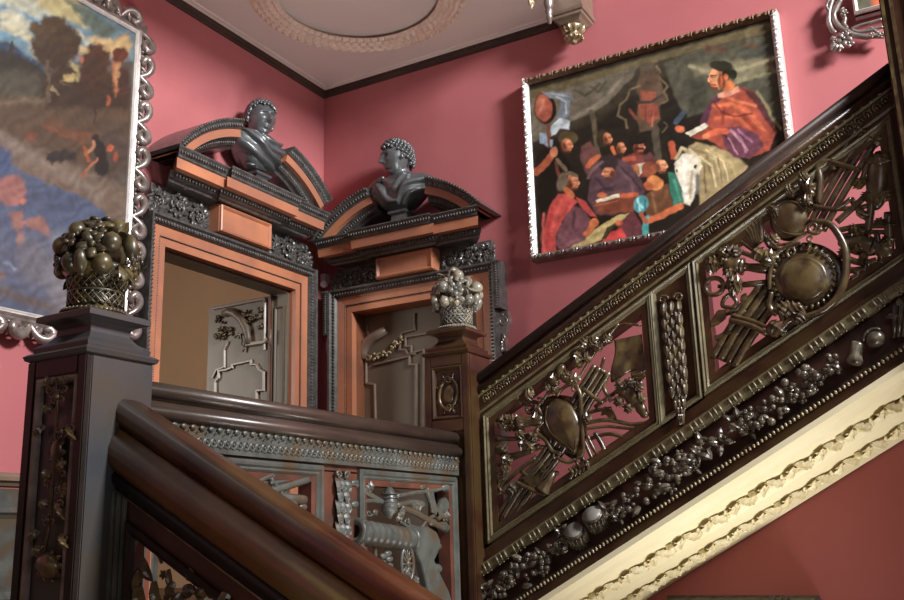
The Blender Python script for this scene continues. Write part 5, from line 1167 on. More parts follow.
# ------------------------------------------------------------ pictures
def lin(c): c = np.array(c, float) / 255; return np.where(c <= .04045, c / 12.92, ((c + .055) / 1.055) ** 2.4)
def vnoise(x, y, s, seed=0):
    """smooth value noise"""
    X = x / s; Y = y / s; xi = np.floor(X).astype(int); yi = np.floor(Y).astype(int); fx = X - xi; fy = Y - yi
    fx = fx * fx * (3 - 2 * fx); fy = fy * fy * (3 - 2 * fy)
    def h(a, b): v = np.sin((a * 127.1 + b * 311.7 + seed * 74.7)) * 43758.5453; return v - np.floor(v)
    return (h(xi, yi) * (1 - fx) + h(xi + 1, yi) * fx) * (1 - fy) + (h(xi, yi + 1) * (1 - fx) + h(xi + 1, yi + 1) * fx) * fy
def sd_poly(x, y, pts):
    d = np.full(x.shape, 1e9); ins = np.zeros(x.shape, bool); n = len(pts)
    for i in range(n):
        x1, y1 = pts[i]; x2, y2 = pts[(i + 1) % n]; ex, ey = x2 - x1, y2 - y1; wx, wy = x - x1, y - y1
        t = np.clip((wx * ex + wy * ey) / (ex * ex + ey * ey + 1e-9), 0, 1); d = np.minimum(d, np.hypot(wx - ex * t, wy - ey * t))
        c = ((y1 > y) != (y2 > y)); xx = x1 + (y - y1) * ex / (ey if abs(ey) > 1e-9 else 1e-9); ins ^= c & (x < xx)
    return np.where(ins, -d, d)
def sd_line(x, y, pts):
    d = np.full(x.shape, 1e9)
    for (x1, y1), (x2, y2) in zip(pts[:-1], pts[1:]):
        ex, ey = x2 - x1, y2 - y1; wx, wy = x - x1, y - y1; t = np.clip((wx * ex + wy * ey) / (ex * ex + ey * ey + 1e-9), 0, 1); d = np.minimum(d, np.hypot(wx - ex * t, wy - ey * t))
    return d
def expand(layers):
    """faces become a modelled set of strokes: skin, shadow side, brow, eye, nose and mouth"""
    out = []
    for L in layers:
        if L[0] != 'f': out.append(L); continue
        cx, cy, rx, ry, an = L[1]; s = L[2]; c = np.array(L[3] if len(L) > 3 else SKIN, float); dk = c * (.50, .42, .40); hi = np.minimum(255, c * 1.12 + 14)
        out += [('e', (cx, cy, rx, ry, an), c, .7), ('e', (cx - s * rx * .55, cy + ry * .25, rx * .5, ry * .75, an), dk, 1.6), ('e', (cx + s * rx * .35, cy - ry * .35, rx * .45, ry * .4, an), hi, 1.4),
                ('e', (cx + s * rx * .98, cy + ry * .12, rx * .22, ry * .2, 0), hi, .6), ('l', [(cx + s * rx * .1, cy - ry * .12), (cx + s * rx * .75, cy - ry * .1)], .35, dk * .7, .7), ('l', [(cx + s * rx * .15, cy - ry * .32), (cx + s * rx * .8, cy - ry * .3)], .25, dk, .7),
                ('l', [(cx + s * rx * .35, cy + ry * .52), (cx + s * rx * .85, cy + ry * .48)], .35, (150, 50, 40), .6), ('e', (cx + s * rx * .3, cy + ry * .92, rx * .5, ry * .18, 0), dk, .9)]
    return out
def paint(u, v, base, layers, warp=1.0, gain=1.0, seed=1, tex=.38):
    layers = expand(layers)
    uu = u + warp * ((vnoise(u, v, 5, seed) - .5) * 2 + (vnoise(u, v, 2.2, seed + 1) - .5)); vv = v + warp * ((vnoise(u, v, 5, seed + 2) - .5) * 2 + (vnoise(u, v, 2.2, seed + 3) - .5))
    C = np.tile(lin(base), (*u.shape, 1))
    for L in layers:
        k = L[0]
        if k == 'p': s = sd_poly(uu, vv, L[1]); col, soft = L[2], L[3] if len(L) > 3 else .8
        elif k == 'l': s = sd_line(uu, vv, L[1]) - L[2]; col, soft = L[3], L[4] if len(L) > 4 else .8
        else:
            cx, cy, rx, ry, an = L[1]; ca, sa = math.cos(an), math.sin(an); dx, dy = uu - cx, vv - cy; a = (dx * ca + dy * sa) / rx; b_ = (-dx * sa + dy * ca) / ry
            s = (np.sqrt(a * a + b_ * b_) - 1) * min(rx, ry); col, soft = L[2], L[3] if len(L) > 3 else .8
        al = np.clip(.5 - s / (2 * soft), 0, 1)[..., None]; al = al * al * (3 - 2 * al); C = C * (1 - al) + lin(col) * al
    m = 1 + tex * 2 * (-.5 + .45 * vnoise(u, v, 6, seed + 5) + .30 * vnoise(u * .6 + v, v - u * .4, 3, seed + 9) + .25 * vnoise(u, v, 1.6, seed + 6)); fo_ = 1 + .13 * np.sin((u * .55 + v * .8) * .45 + 9 * vnoise(u, v, 14, seed + 11)) + .05 * np.sin((u * .9 - v * .35) * .7 + 8 * vnoise(u, v, 9, seed + 12)); lum = C @ np.array([.3, .6, .1]); C = C * .88 + lum[..., None] * .12; return C * (m * fo_)[..., None] * gain
def canvas(name, P00, ex, ey, nu, nv, base, layers, parent, warp=1, gain=1, seed=1, rough=.4, tex=.38):
    P00, ex, ey = V3(P00), V3(ex), V3(ey); off = root_off(parent)
    I, J = np.meshgrid(np.linspace(0, 1, nu + 1), np.linspace(0, 1, nv + 1)); P = P00 + I[..., None] * ex + J[..., None] * ey
    u, v = proj(P); C = paint(u, v, base, layers, warp, gain, seed, tex)
    n = nu + 1; fs = [(j * n + i, j * n + i + 1, (j + 1) * n + i + 1, (j + 1) * n + i) for j in range(nv) for i in range(nu)]
    me = bpy.data.meshes.new(name); nrm = np.cross(ex, ey); nrm /= np.linalg.norm(nrm)
    vs = (P.reshape(-1, 3) - off).tolist(); k = len(vs); c4 = [0, nu, nv * n + nu, nv * n]
    vs += [(V3(vs[c]) - nrm * .02).tolist() for c in c4]
    fs += [(k + 3, k + 2, k + 1, k), (c4[0], k, k + 1, c4[1]), (c4[1], k + 1, k + 2, c4[2]), (c4[2], k + 2, k + 3, c4[3]), (c4[3], k + 3, k, c4[0])]
    me.from_pydata(vs, [], fs); at = me.color_attributes.new('paint', 'FLOAT_COLOR', 'POINT')
    col = np.ones((len(vs), 4)); col[:k, :3] = C.reshape(-1, 3); col[k:, :3] = .05; at.data.foreach_set('color', col.ravel().astype('f4'))
    o = bpy.data.objects.new(name, me); COL.objects.link(o); o.parent = parent
    m = bpy.data.materials.new('oil_paint_on_canvas'); m.use_nodes = True; nt = m.node_tree; a = nt.nodes.new('ShaderNodeVertexColor'); a.layer_name = 'paint'
    b = nt.nodes['Principled BSDF']; nt.links.new(a.outputs[0], b.inputs['Base Color']); b.inputs['Roughness'].default_value = rough; b.inputs['Specular IOR Level'].default_value = .35
    me.materials.append(m); return o

# --- picture of a rider reading to a listening crowd, on the right wall
px = empty('painting', (-.04, -2.14, 1.47)); tag(px, 'large painting of a robed rider on a white horse above listening figures', 'painting')
SKIN = (208, 128, 84)
LB = [
 ('p', [(528, 92), (776, 18), (782, 70), (760, 75), (690, 60), (640, 90), (600, 120), (532, 145)], (62, 54, 40), 4),
 ('p', [(530, 92), (560, 85), (640, 64), (632, 78), (620, 90), (608, 103), (592, 113), (572, 121), (552, 135), (532, 142)], (112, 103, 86), 1.5),
 ('l', [(572, 118), (592, 108), (608, 95), (622, 78)], 1.6, (140, 128, 110), 2), ('l', [(560, 100), (575, 104), (590, 102)], 2.5, (98, 84, 72), 2), ('l', [(575, 90), (585, 96), (600, 84)], 1.2, (80, 74, 52), 1.5), ('l', [(590, 86), (598, 92), (606, 82)], 1.0, (78, 72, 52), 1.5),
 ('p', [(528, 92), (776, 20), (777, 30), (640, 66), (530, 100)], (104, 92, 62), 2),
 ('p', [(664, 64), (690, 52), (776, 32), (788, 115), (770, 130), (735, 120), (705, 112), (686, 118), (674, 95)], (84, 82, 66), 2),
 ('p', [(690, 66), (716, 62), (770, 56), (776, 72), (740, 82), (712, 72), (695, 76)], (128, 120, 92), 3),
 ('l', [(690, 66), (712, 74), (745, 68), (774, 58)], 1.8, (160, 150, 115), 2), ('l', [(735, 83), (756, 76), (777, 70)], 1.5, (145, 138, 104), 2), ('p', [(735, 50), (775, 38), (778, 52), (745, 60)], (78, 78, 68), 3),
 ('l', [(706, 48), (724, 50)], 3, (98, 72, 55), 3), ('l', [(742, 46), (756, 46)], 2.5, (90, 70, 52), 3), ('p', [(690, 78), (708, 84), (706, 108), (690, 112)], (66, 64, 52), 4),
 ('l', [(592, 112), (596, 138), (599, 168)], 2.6, (98, 86, 66), 1), ('l', [(655, 128), (658, 158)], 3.6, (86, 78, 62), 1),
 # hanging trophy of armour
 ('p', [(643, 66), (652, 62), (660, 74), (662, 86), (668, 95), (660, 106), (661, 120), (652, 130), (640, 132), (636, 118), (640, 100), (636, 88)], (96, 74, 56), 1.2),
 ('p', [(640, 90), (656, 92), (655, 100), (642, 102)], (150, 78, 56), 1), ('p', [(638, 104), (657, 103), (660, 118), (650, 124), (640, 118)], (156, 78, 56), 1.2), ('l', [(637, 102), (650, 102), (662, 95)], 1.4, (62, 58, 52), 1),
 ('e', (647, 68, 7, 5, 0), (88, 76, 60), 1), ('l', [(656, 66), (660, 72)], 1, (120, 104, 80), 1),
 ('l', [(640, 86), (630, 90), (626, 100), (620, 105), (618, 116), (626, 120), (627, 128)], 1.1, (118, 102, 72), .8), ('l', [(660, 78), (668, 86), (664, 92), (668, 100), (660, 104)], 1.1, (108, 92, 66), .8), ('l', [(664, 122), (668, 126), (662, 132)], .8, (96, 84, 62), .8), ('l', [(630, 110), (636, 118)], 1.6, (128, 66, 48), .8),
 # left: standard, fluttering cloth
 ('e', (545, 108, 11, 16, -.1), (40, 18, 14), 1), ('e', (543.5, 108, 8.6, 13.2, -.1), (168, 84, 62), 1), ('e', (541, 104, 4, 8, 0), (186, 104, 76), 3),
 ('p', [(541, 92), (552, 91), (572, 94), (574, 99), (562, 100), (550, 98)], (128, 134, 140), 1.2), ('p', [(560, 98), (571, 97), (569, 108), (570, 116), (562, 121), (556, 118), (560, 108)], (118, 128, 138), 1.2),
 ('p', [(551, 126), (560, 118), (570, 121), (569, 129), (560, 128), (556, 134), (551, 136)], (196, 206, 214), 1), ('p', [(540, 132), (546, 134), (549, 140), (553, 140), (552, 149), (546, 146), (540, 143)], (150, 166, 184), 1), ('l', [(548, 124), (549, 150)], 1.2, (130, 66, 46), .8),
 # standing man
 ('p', [(536, 150), (556, 146), (566, 158), (574, 168), (560, 185), (548, 205), (540, 215), (535, 190)], (30, 22, 14), 2), ('e', (568, 138, 9.5, 7, 0), (88, 74, 44), 1), ('f', (567, 145, 5.2, 6.5, -.3), 1), ('l', [(537, 172), (546, 163), (553, 154)], 3.4, (176, 88, 52), 1), ('e', (554, 152, 4, 5.5, .3), SKIN, .8), ('l', [(556, 163), (560, 180)], 1.6, (110, 58, 40), .8), ('l', [(557, 160), (566, 170)], 1.8, (120, 100, 80), .8),
 # listeners behind
 ('p', [(582, 146), (590, 142), (597, 150), (598, 170), (588, 176), (580, 160)], (112, 70, 66), 1.4), ('e', (603, 138, 7, 9, 0), (62, 50, 34), 1), ('f', (607.5, 138.5, 4.2, 6, -.2), 1), ('l', [(588, 166), (593, 160), (598, 157)], 2.6, (206, 104, 58), .8),
 ('e', (618, 146, 7, 8, 0), (42, 34, 26), 1), ('f', (621, 148, 4.2, 6, -.2), 1), ('l', [(612, 148), (616, 156)], 1.6, (214, 108, 58), .8), ('p', [(610, 156), (622, 152), (628, 162), (620, 168)], (60, 44, 40), 1.2),
 ('p', [(622, 158), (636, 152), (652, 158), (660, 166), (652, 178), (630, 176)], (142, 66, 60), 1.4), ('f', (639, 147, 5.3, 6.5, 0), 1, (190, 108, 74)), ('e', (638, 140, 9, 5, 0), (34, 27, 20), 1), ('l', [(636, 149), (643, 149)], .8, (50, 30, 22), .6), ('p', [(642, 156), (650, 152), (658, 160), (652, 168), (644, 164)], (110, 62, 62), 1), ('l', [(624, 160), (634, 158)], 2.2, (196, 92, 58), 1),
 ('p', [(636, 165), (645, 162), (645, 169), (638, 178), (636, 172)], (226, 214, 184), .7), ('p', [(632, 166), (638, 165), (640, 176), (634, 172)], (190, 110, 60), .8),
 # writing woman in mauve
 ('p', [(588, 200), (590, 178), (600, 163), (616, 158), (630, 164), (640, 178), (645, 192), (636, 208), (612, 215), (596, 214)], (98, 70, 78), 1.4), ('e', (608, 163, 10, 8.5, 0), (64, 48, 50), 1.2), ('f', (609, 173, 6.2, 5.4, .2), -1), ('l', [(618, 168), (630, 180), (634, 196)], 1.6, (122, 88, 94), 2), ('l', [(596, 178), (604, 188), (612, 190)], 1.4, (74, 50, 60), 1.5),
 ('p', [(592, 202), (622, 192), (638, 196), (634, 212), (600, 214)], (138, 70, 46), 1), ('p', [(596, 200), (619, 193.5), (620, 197), (597, 203)], (232, 224, 190), .6), ('e', (602, 195, 5, 3, 0), (214, 112, 62), .7), ('l', [(622, 196), (636, 194)], 2.2, (204, 96, 60), .8),
 # mauve and red laps, great book
 ('p', [(618, 218), (634, 212), (642, 226), (642, 242), (628, 248), (618, 232)], (118, 62, 68), 1.4), ('p', [(582, 256), (600, 243), (610, 232), (622, 228), (631, 246), (600, 258)], (232, 72, 66), 1.2), ('p', [(541, 262), (556, 250), (600, 252), (640, 246), (640, 262), (541, 272)], (226, 68, 62), 1.5),
 ('p', [(566, 250), (584, 238), (600, 226), (616, 216), (630, 213), (622, 220), (608, 228), (604, 240), (584, 248), (568, 256)], (206, 180, 112), .8), ('l', [(568, 255), (586, 247), (603, 240), (608, 230), (620, 221)], .9, (74, 58, 36), .6), ('p', [(602, 238), (606, 228), (618, 221), (614, 226), (606, 240)], (70, 62, 40), .7), ('e', (619, 223, 4, 3, 0), (222, 104, 60), .8), ('l', [(574, 247), (600, 230)], .8, (228, 206, 144), .8),
 # man in the red cloak
 ('p', [(558, 194), (568, 194), (578, 202), (572, 208), (562, 221), (556, 236), (556, 262), (541, 264), (542, 245), (546, 222), (550, 206)], (214, 78, 70), 1), ('l', [(552, 208), (548, 235), (547, 258)], 1.5, (214, 60, 58), 2), ('p', [(576, 197), (586, 202), (597, 217), (590, 216), (580, 206)], (206, 76, 68), .8),
 ('p', [(574, 206), (584, 210), (590, 220), (586, 240), (574, 245), (561, 251), (556, 244), (558, 230), (566, 216)], (132, 82, 92), 1.2), ('l', [(560, 236), (568, 244), (580, 240)], 2, (156, 100, 108), 1.5), ('l', [(574, 212), (573, 228)], 1.4, (92, 58, 66), 1.5),
 ('f', (573, 182, 6, 7.5, -.2), 1), ('e', (562, 182, 5, 9.5, .2), (112, 98, 78), 1), ('l', [(562, 176), (570, 173), (576, 176)], 2, (112, 96, 74), .8), ('l', [(566, 190), (572, 196)], 3, (206, 112, 60), 1), ('l', [(586, 234), (592, 227)], 3, (224, 120, 62), 1), ('e', (594, 223, 5, 4.5, -.4), (230, 126, 66), .8), ('e', (562, 253, 5, 2.5, 0), (226, 92, 66), .8),
 # woman with turquoise sleeves
 ('p', [(668, 172), (675, 174), (684, 196), (683, 208), (674, 208), (670, 190)], (52, 128, 106), 1), ('l', [(674, 180), (680, 200)], 1.2, (76, 160, 134), 1.2),
 ('p', [(644, 196), (658, 186), (668, 184), (673, 206), (664, 218), (650, 218), (642, 208)], (116, 74, 46), 1.2), ('e', (649, 169, 7.5, 8, .2), (156, 80, 50), 1), ('f', (661, 166, 6, 6.5, -.5), 1, (220, 140, 92)), ('e', (655, 183, 8.5, 7, .3), (230, 140, 66), 1), ('e', (648, 186, 5, 4, .5), (196, 100, 56), 1),
 ('e', (641, 204, 7.5, 9, .2), (80, 160, 166), .8), ('l', [(637, 200), (643, 208)], 1.2, (150, 226, 226), 1), ('l', [(648, 218), (645, 228), (646, 237)], 3.2, (74, 172, 170), 1), ('l', [(651, 220), (664, 214), (681, 206)], 3.2, (212, 108, 58), 1), ('l', [(641, 214), (646, 222)], 2.4, (178, 92, 60), .8),
 # dark figure behind the horse
 ('p', [(668, 118), (686, 112), (690, 140), (684, 156), (672, 158), (668, 140)], (34, 30, 26), 2), ('l', [(676, 122), (684, 112)], 2.6, (66, 78, 92), 1), ('e', (680, 129, 5, 3.6, .2), (220, 112, 64), .8), ('l', [(671, 144), (674, 156)], 3.2, (196, 88, 52), 1),
 # white horse with a golden mane
 ('p', [(684, 152), (696, 142), (712, 146), (730, 152), (748, 166), (740, 180), (716, 196), (700, 206), (698, 180)], (176, 154, 106), 1.5), ('l', [(698, 150), (716, 160), (722, 180)], 1.6, (212, 190, 134), 1.6), ('l', [(690, 148), (706, 154), (712, 176)], 1.4, (148, 122, 76), 1.6), ('l', [(712, 150), (732, 164), (736, 176)], 1.6, (206, 180, 120), 1.6),
 ('p', [(674, 164), (682, 154), (696, 154), (702, 166), (697, 180), (695, 196), (690, 206), (684, 203), (682, 188), (676, 176)], (238, 228, 206), 1), ('l', [(692, 172), (690, 198)], 1.4, (190, 168, 134), 1.6), ('e', (695.5, 167, 2, 2, 0), (52, 42, 34), .6), ('l', [(676, 158), (682, 148), (688, 152)], 1.6, (210, 190, 140), .9), ('l', [(698, 176), (697, 192)], 2, (120, 116, 108), 1.6), ('l', [(690, 150), (700, 160), (698, 168)], 1.6, (236, 222, 180), 1), ('e', (677, 171, 1.2, 1.6, 0), (60, 50, 42), .6),
 # rider
 ('p', [(700, 130), (706, 110), (716, 96), (742, 87), (756, 92), (768, 108), (776, 130), (770, 150), (748, 158), (724, 150), (706, 138)], (176, 78, 56), 1.2), ('l', [(718, 98), (708, 110), (703, 124), (700, 132)], 3, (92, 52, 72), 1.4), ('p', [(740, 87), (757, 92), (770, 110), (776, 134), (764, 118), (752, 100)], (90, 50, 52), 1.5),
 ('l', [(714, 106), (732, 104), (748, 112), (760, 126)], 2, (232, 116, 64), 2.5), ('l', [(716, 118), (736, 116), (752, 128)], 1.6, (232, 112, 60), 2.5), ('l', [(724, 108), (722, 124)], 1.4, (150, 50, 40), 2), ('l', [(744, 118), (760, 134)], 1.6, (150, 56, 42), 2),
 ('p', [(720, 128), (740, 126), (758, 134), (764, 146), (750, 158), (734, 158), (724, 146)], (112, 62, 78), 1.4), ('l', [(730, 130), (742, 140), (746, 152)], 1.2, (190, 128, 150), 1.2), ('l', [(738, 130), (752, 142)], 1, (176, 112, 140), 1.2), ('l', [(724, 134), (734, 148)], 1.2, (84, 34, 52), 1.2),
 ('l', [(757, 92), (766, 104), (772, 118), (780, 128)], 1.4, (150, 142, 100), 1.4), ('p', [(717, 94), (738, 86), (740, 92), (724, 98), (718, 98)], (222, 150, 120), .9),
 ('e', (728, 86, 6.5, 5.5, -.2), (224, 122, 60), 1), ('f', (717, 78.5, 8, 11, -.15), -1, (226, 142, 92)), ('e', (721, 66, 12, 5.5, .1), (48, 46, 32), 1), ('e', (727, 73, 5, 6, 0), (46, 44, 30), .8), ('e', (733, 74, 4, 5.5, 0), (38, 40, 26), .8), ('e', (726, 77, 2, 3.4, 0), (206, 98, 52), .6), ('l', [(711, 76), (716, 75)], .7, (110, 52, 30), .5), ('l', [(712, 85), (716, 85)], .6, (150, 60, 40), .5), ('l', [(709, 79), (711, 82)], .7, (196, 100, 52), .5), ('l', [(721, 76), (722, 86)], 1.2, (196, 96, 50), 1.4),
 ('p', [(685, 133), (704, 123), (709, 126), (690, 137)], (236, 228, 200), .6), ('p', [(690, 137), (709, 127), (716, 132), (704, 140)], (150, 66, 46), .8), ('l', [(706, 136), (718, 131), (726, 131)], 3, (214, 96, 54), .9), ('e', (706, 136, 4, 2.4, -.4), (230, 130, 80), .7),
 ('l', [(544, 214), (543, 240), (545, 256)], 1.0, (244, 108, 96), 2), ('l', [(562, 200), (556, 214), (552, 230)], 1.2, (236, 96, 86), 2), ('l', [(588, 178), (594, 168), (602, 162)], 1.0, (140, 104, 108), 1.6), ('l', [(622, 168), (632, 178), (640, 190)], 1.0, (66, 46, 54), 1.6),
 ('l', [(712, 100), (722, 112), (734, 116), (752, 114)], .8, (120, 40, 34), 1.2), ('l', [(726, 96), (738, 102), (756, 106)], 1.0, (224, 120, 74), 1.6), ('l', [(752, 118), (766, 132)], 1.0, (214, 104, 62), 1.6), ('l', [(734, 134), (748, 150)], .7, (206, 150, 170), .9), ('l', [(728, 138), (738, 154)], .7, (196, 136, 156), .9),
 ('l', [(684, 160), (684, 178), (687, 198)], 1.2, (250, 244, 228), 1.6), ('l', [(700, 156), (712, 166), (716, 186)], .8, (232, 214, 164), 1), ('l', [(706, 150), (724, 162), (728, 180)], .8, (226, 206, 150), 1), ('l', [(704, 164), (706, 192)], .8, (120, 98, 62), 1.2), ('l', [(718, 158), (722, 182)], .7, (124, 100, 64), 1.1),
 ('l', [(638, 198), (640, 210)], .8, (170, 232, 232), .9), ('l', [(645, 200), (646, 210)], .8, (40, 112, 122), 1), ('l', [(652, 194), (656, 212)], .9, (150, 104, 70), 1.4), ('l', [(654, 112), (652, 126)], .7, (196, 104, 80), 1), ('l', [(645, 106), (646, 122)], .7, (112, 54, 42), 1),
 ('l', [(556, 96), (566, 102), (566, 114)], .7, (176, 184, 192), .9), ('l', [(552, 93), (570, 97)], .6, (170, 176, 182), .8), ('l', [(600, 190), (616, 186)], .8, (70, 52, 58), 1.2), ('l', [(594, 206), (618, 201)], .6, (180, 104, 76), .9), ('l', [(544, 100), (540, 112)], .9, (206, 128, 100), 1.4),
]
a = on(527, 93, 0, -.05); YLp, YRp, ZBp, ZTp = -1.48, -2.815, 1.505, 2.505
canvas('canvas', (-.05, YLp, ZBp), (0, YRp - YLp, 0), (0, 0, ZTp - ZBp), 330, 250, (40, 33, 25), LB, px, .6, 1.0, 3)
for nm, path, m_ in (('frame_side', [(YLp, ZBp), (YLp, ZTp)], 'whiteframe'), ('frame_side', [(YRp, ZTp), (YRp, ZBp)], 'whiteframe'), ('frame_side', [(YLp, ZTp), (YRp, ZTp)], 'brownframe'), ('frame_side', [(YRp, ZBp), (YLp, ZBp)], 'silverframe')):  # one frame: lit and shaded sides painted as different materials
    (y0, z0), (y1, z1) = path; d = np.array([y1 - y0, z1 - z0]); L_ = np.hypot(*d); d = d / L_; nrm = np.array([-d[1], d[0]])
    if (np.array([(y0 + y1) / 2, (z0 + z1) / 2]) + nrm * .1 - np.array([(YLp + YRp) / 2, (ZBp + ZTp) / 2])) @ nrm < 0: nrm = -nrm
    b = MB(); prof = [(0, .003), (0, .055), (.006, .068), (.016, .078), (.028, .078), (.036, .066), (.038, .003)]; vs = []
    for (yy, zz, s_) in ((y0, z0, -1), (y1, z1, 1)):
        for (o_, dd) in prof: vs.append((-dd, yy + nrm[0] * o_ + d[0] * s_ * o_, zz + nrm[1] * o_ + d[1] * s_ * o_))
    n = len(prof); b.add(vs, [(i, (i + 1) % n, n + (i + 1) % n, n + i) for i in range(n)] + [tuple(range(n))[::-1], tuple(range(n, 2 * n))], False)
    o = part(nm, b, m_, px)
    b = MB(); nn = int(L_ / .075)
    for i in range(nn + 1):
        p = np.array([y0, z0]) + d * L_ * i / nn + nrm * .021; c = V3((-.078, p[0], p[1])); D = V3((0, d[0], d[1])); Nn = V3((0, nrm[0], nrm[1]))
        b.blob(c, D * .006, Nn * .019, nX * .008, 8, 6); b.leaf(c + D * .006, c + D * .04, nX, .011, .8); b.leaf(c - D * .006, c - D * .032, nX, .010, .8)
    part('ribbon_and_leaf', b, m_, o)

# --- landscape with a large foreground figure, on the left wall
pa = empty('painting', (-2.7, -.04, .97)); tag(pa, 'very large landscape painting in a scrolling silvery frame on the left wall', 'painting')
LA = [
 ('p', [(-300, -200), (140, -200), (140, 60), (-300, 60)], (120, 150, 165), 3),
 ('p', [(-20, -20), (30, -10), (55, 12), (30, 22), (0, 14)], (196, 198, 176), 6), ('l', [(0, 8), (20, 14), (36, 22)], 3, (96, 150, 180), 4), ('l', [(-5, 36), (15, 34), (30, 44)], 3, (110, 160, 186), 4), ('p', [(0, 12), (16, 10), (30, 26), (24, 34), (0, 30)], (214, 208, 178), 5), ('l', [(10, 30), (28, 36), (38, 56)], 3, (206, 196, 158), 4),
 ('p', [(34, -20), (66, -10), (84, 8), (98, 26), (88, 29), (70, 22), (52, 14), (40, 8)], (204, 190, 132), 3), ('p', [(66, 0), (90, 10), (118, 30), (108, 40), (94, 36), (88, 28), (80, 16)], (108, 122, 112), 3), ('p', [(86, 36), (112, 40), (128, 34), (132, 44), (126, 60), (112, 58), (100, 50)], (222, 184, 124), 3), ('l', [(76, 32), (90, 44)], 2, (200, 196, 170), 2),
 ('p', [(-10, 38), (12, 44), (26, 54), (44, 66), (46, 78), (-10, 76)], (58, 78, 104), 2.5), ('p', [(-10, 46), (14, 54), (40, 66), (50, 80), (48, 100), (-10, 106)], (56, 50, 42), 3), ('l', [(12, 42), (11, 56)], 1.6, (62, 52, 44), 1),
 ('e', (20, 86, 26, 16, 0), (86, 80, 66), 6), ('p', [(-10, 96), (50, 100), (140, 96), (140, 170), (-10, 165)], (98, 76, 58), 6), ('p', [(40, 78), (64, 66), (96, 74), (130, 70), (130, 108), (46, 108)], (70, 52, 40), 4),
 ('e', (68, 79, 8, 4.5, -.3), (196, 170, 106), 1.5), ('l', [(72, 64), (79, 72), (78, 80)], 2.4, (176, 160, 110), 2), ('l', [(52, 88), (58, 94)], 1.6, (150, 126, 92), 1.5), ('l', [(62, 82), (78, 84), (72, 92), (62, 92)], 1.6, (66, 54, 42), 1.5),
 ('e', (54, 30, 16, 15, 0), (86, 64, 42), 2.5), ('e', (44, 44, 13, 16, .2), (80, 60, 42), 2.5), ('e', (66, 44, 15, 18, 0), (78, 57, 40), 2.5), ('e', (52, 56, 16, 12, .2), (72, 54, 40), 3), ('e', (36, 28, 8, 6, .6), (94, 74, 48), 2), ('l', [(48, 60), (48.5, 102)], 1.4, (104, 86, 66), 1), ('l', [(66, 58), (60, 78)], 2.5, (70, 52, 38), 2),
 ('e', (96, 58, 14, 14, .2), (86, 52, 36), 2.5), ('e', (94, 76, 14, 20, 0), (78, 52, 38), 3), ('e', (84, 50, 5, 4, 0), (200, 170, 120), 2), ('e', (120, 55, 8, 8, 0), (110, 56, 38), 2), ('p', [(112, 60), (120, 64), (120, 90), (115, 96), (113, 80)], (186, 112, 70), 2), ('e', (117, 74, 2.5, 9, 0), (206, 152, 96), 1.5), ('e', (124, 84, 6, 18, 0), (84, 54, 44), 2.5), ('l', [(80, 56), (82, 62)], 1.5, (206, 110, 60), 1.2), ('l', [(108, 96), (108, 104)], 1.5, (170, 84, 50), 1.5), ('l', [(96, 90), (95, 124)], 1, (70, 50, 40), 1),
 ('l', [(0, 104), (26, 100), (44, 102)], 2.4, (128, 108, 82), 4), ('l', [(50, 120), (80, 140), (110, 150)], 3, (120, 78, 54), 5), ('l', [(44, 126), (66, 136), (104, 134)], 1.6, (140, 84, 56), 3), ('p', [(-10, 130), (10, 138), (60, 158), (110, 180), (128, 190), (126, 222), (90, 210), (40, 190), (-10, 160)], (132, 110, 94), 7), ('l', [(0, 136), (30, 156), (70, 176), (100, 196)], 4, (146, 128, 116), 6), ('e', (30, 136, 6, 5, 0), (130, 76, 58), 3), ('e', (112, 152, 20, 26, 0), (90, 74, 64), 8),
 ('e', (62, 156, 14, 6, 0), (56, 50, 48), 2), ('e', (52, 158, 5, 5, 0), (52, 46, 44), 1.5), ('l', [(56, 160), (52, 165)], 1.4, (60, 52, 48), 1), ('p', [(92, 136), (98, 134), (104, 146), (110, 170), (104, 178), (97, 176), (96, 160), (94, 148)], (48, 42, 40), 1.4),
 ('l', [(94, 141), (92, 150), (87, 154)], 1.8, (190, 128, 86), .9), ('l', [(97, 158), (92, 166), (86, 172)], 1.6, (184, 116, 74), .9), ('l', [(84, 148), (90, 160)], 1.8, (180, 90, 50), 1.2), ('e', (110, 147, 4, 4, 0), (200, 96, 60), 1.2), ('e', (116, 157, 3, 4, 0), (180, 84, 52), 1.5), ('l', [(84, 172), (82, 176)], 1, (160, 90, 60), 1),
 ('p', [(-200, 100), (-10, 140), (6, 160), (26, 174), (60, 188), (92, 202), (112, 220), (126, 260), (128, 340), (-200, 340)], (92, 104, 134), 2.5), ('p', [(20, 178), (60, 192), (88, 206), (60, 214), (30, 200)], (86, 98, 126), 5),
 ('e', (2, 160, 9, 12, 0), (76, 94, 134), 4), ('e', (11, 190, 15, 15, .3), (176, 112, 106), 3), ('e', (18, 200, 7, 5, .4), (180, 116, 108), 2), ('e', (22, 202, 3, 3, 0), (224, 134, 106), 1.5), ('p', [(10, 212), (22, 210), (24, 220), (40, 216), (52, 232), (56, 244), (44, 234), (26, 226), (18, 232), (12, 228)], (172, 118, 108), 3),
 ('e', (21, 239, 4, 9, .15), (186, 128, 112), 2.5), ('e', (0, 262, 12, 30, 0), (108, 112, 136), 8), ('e', (36, 262, 22, 26, 0), (120, 118, 132), 10), ('e', (62, 282, 16, 20, 0), (138, 134, 142), 10), ('e', (60, 240, 10, 10, 0), (126, 136, 156), 8), ('l', [(0, 290), (60, 312), (120, 322)], 5, (112, 96, 92), 7), ('l', [(4, 262), (16, 268)], 1.4, (150, 164, 196), 2), ('e', (2, 276, 4, 3, 0), (140, 108, 100), 2), ('e', (74, 300, 20, 10, 0), (142, 136, 142), 9), ('l', [(24, 230), (40, 236), (50, 250)], 2, (104, 108, 134), 4),
]
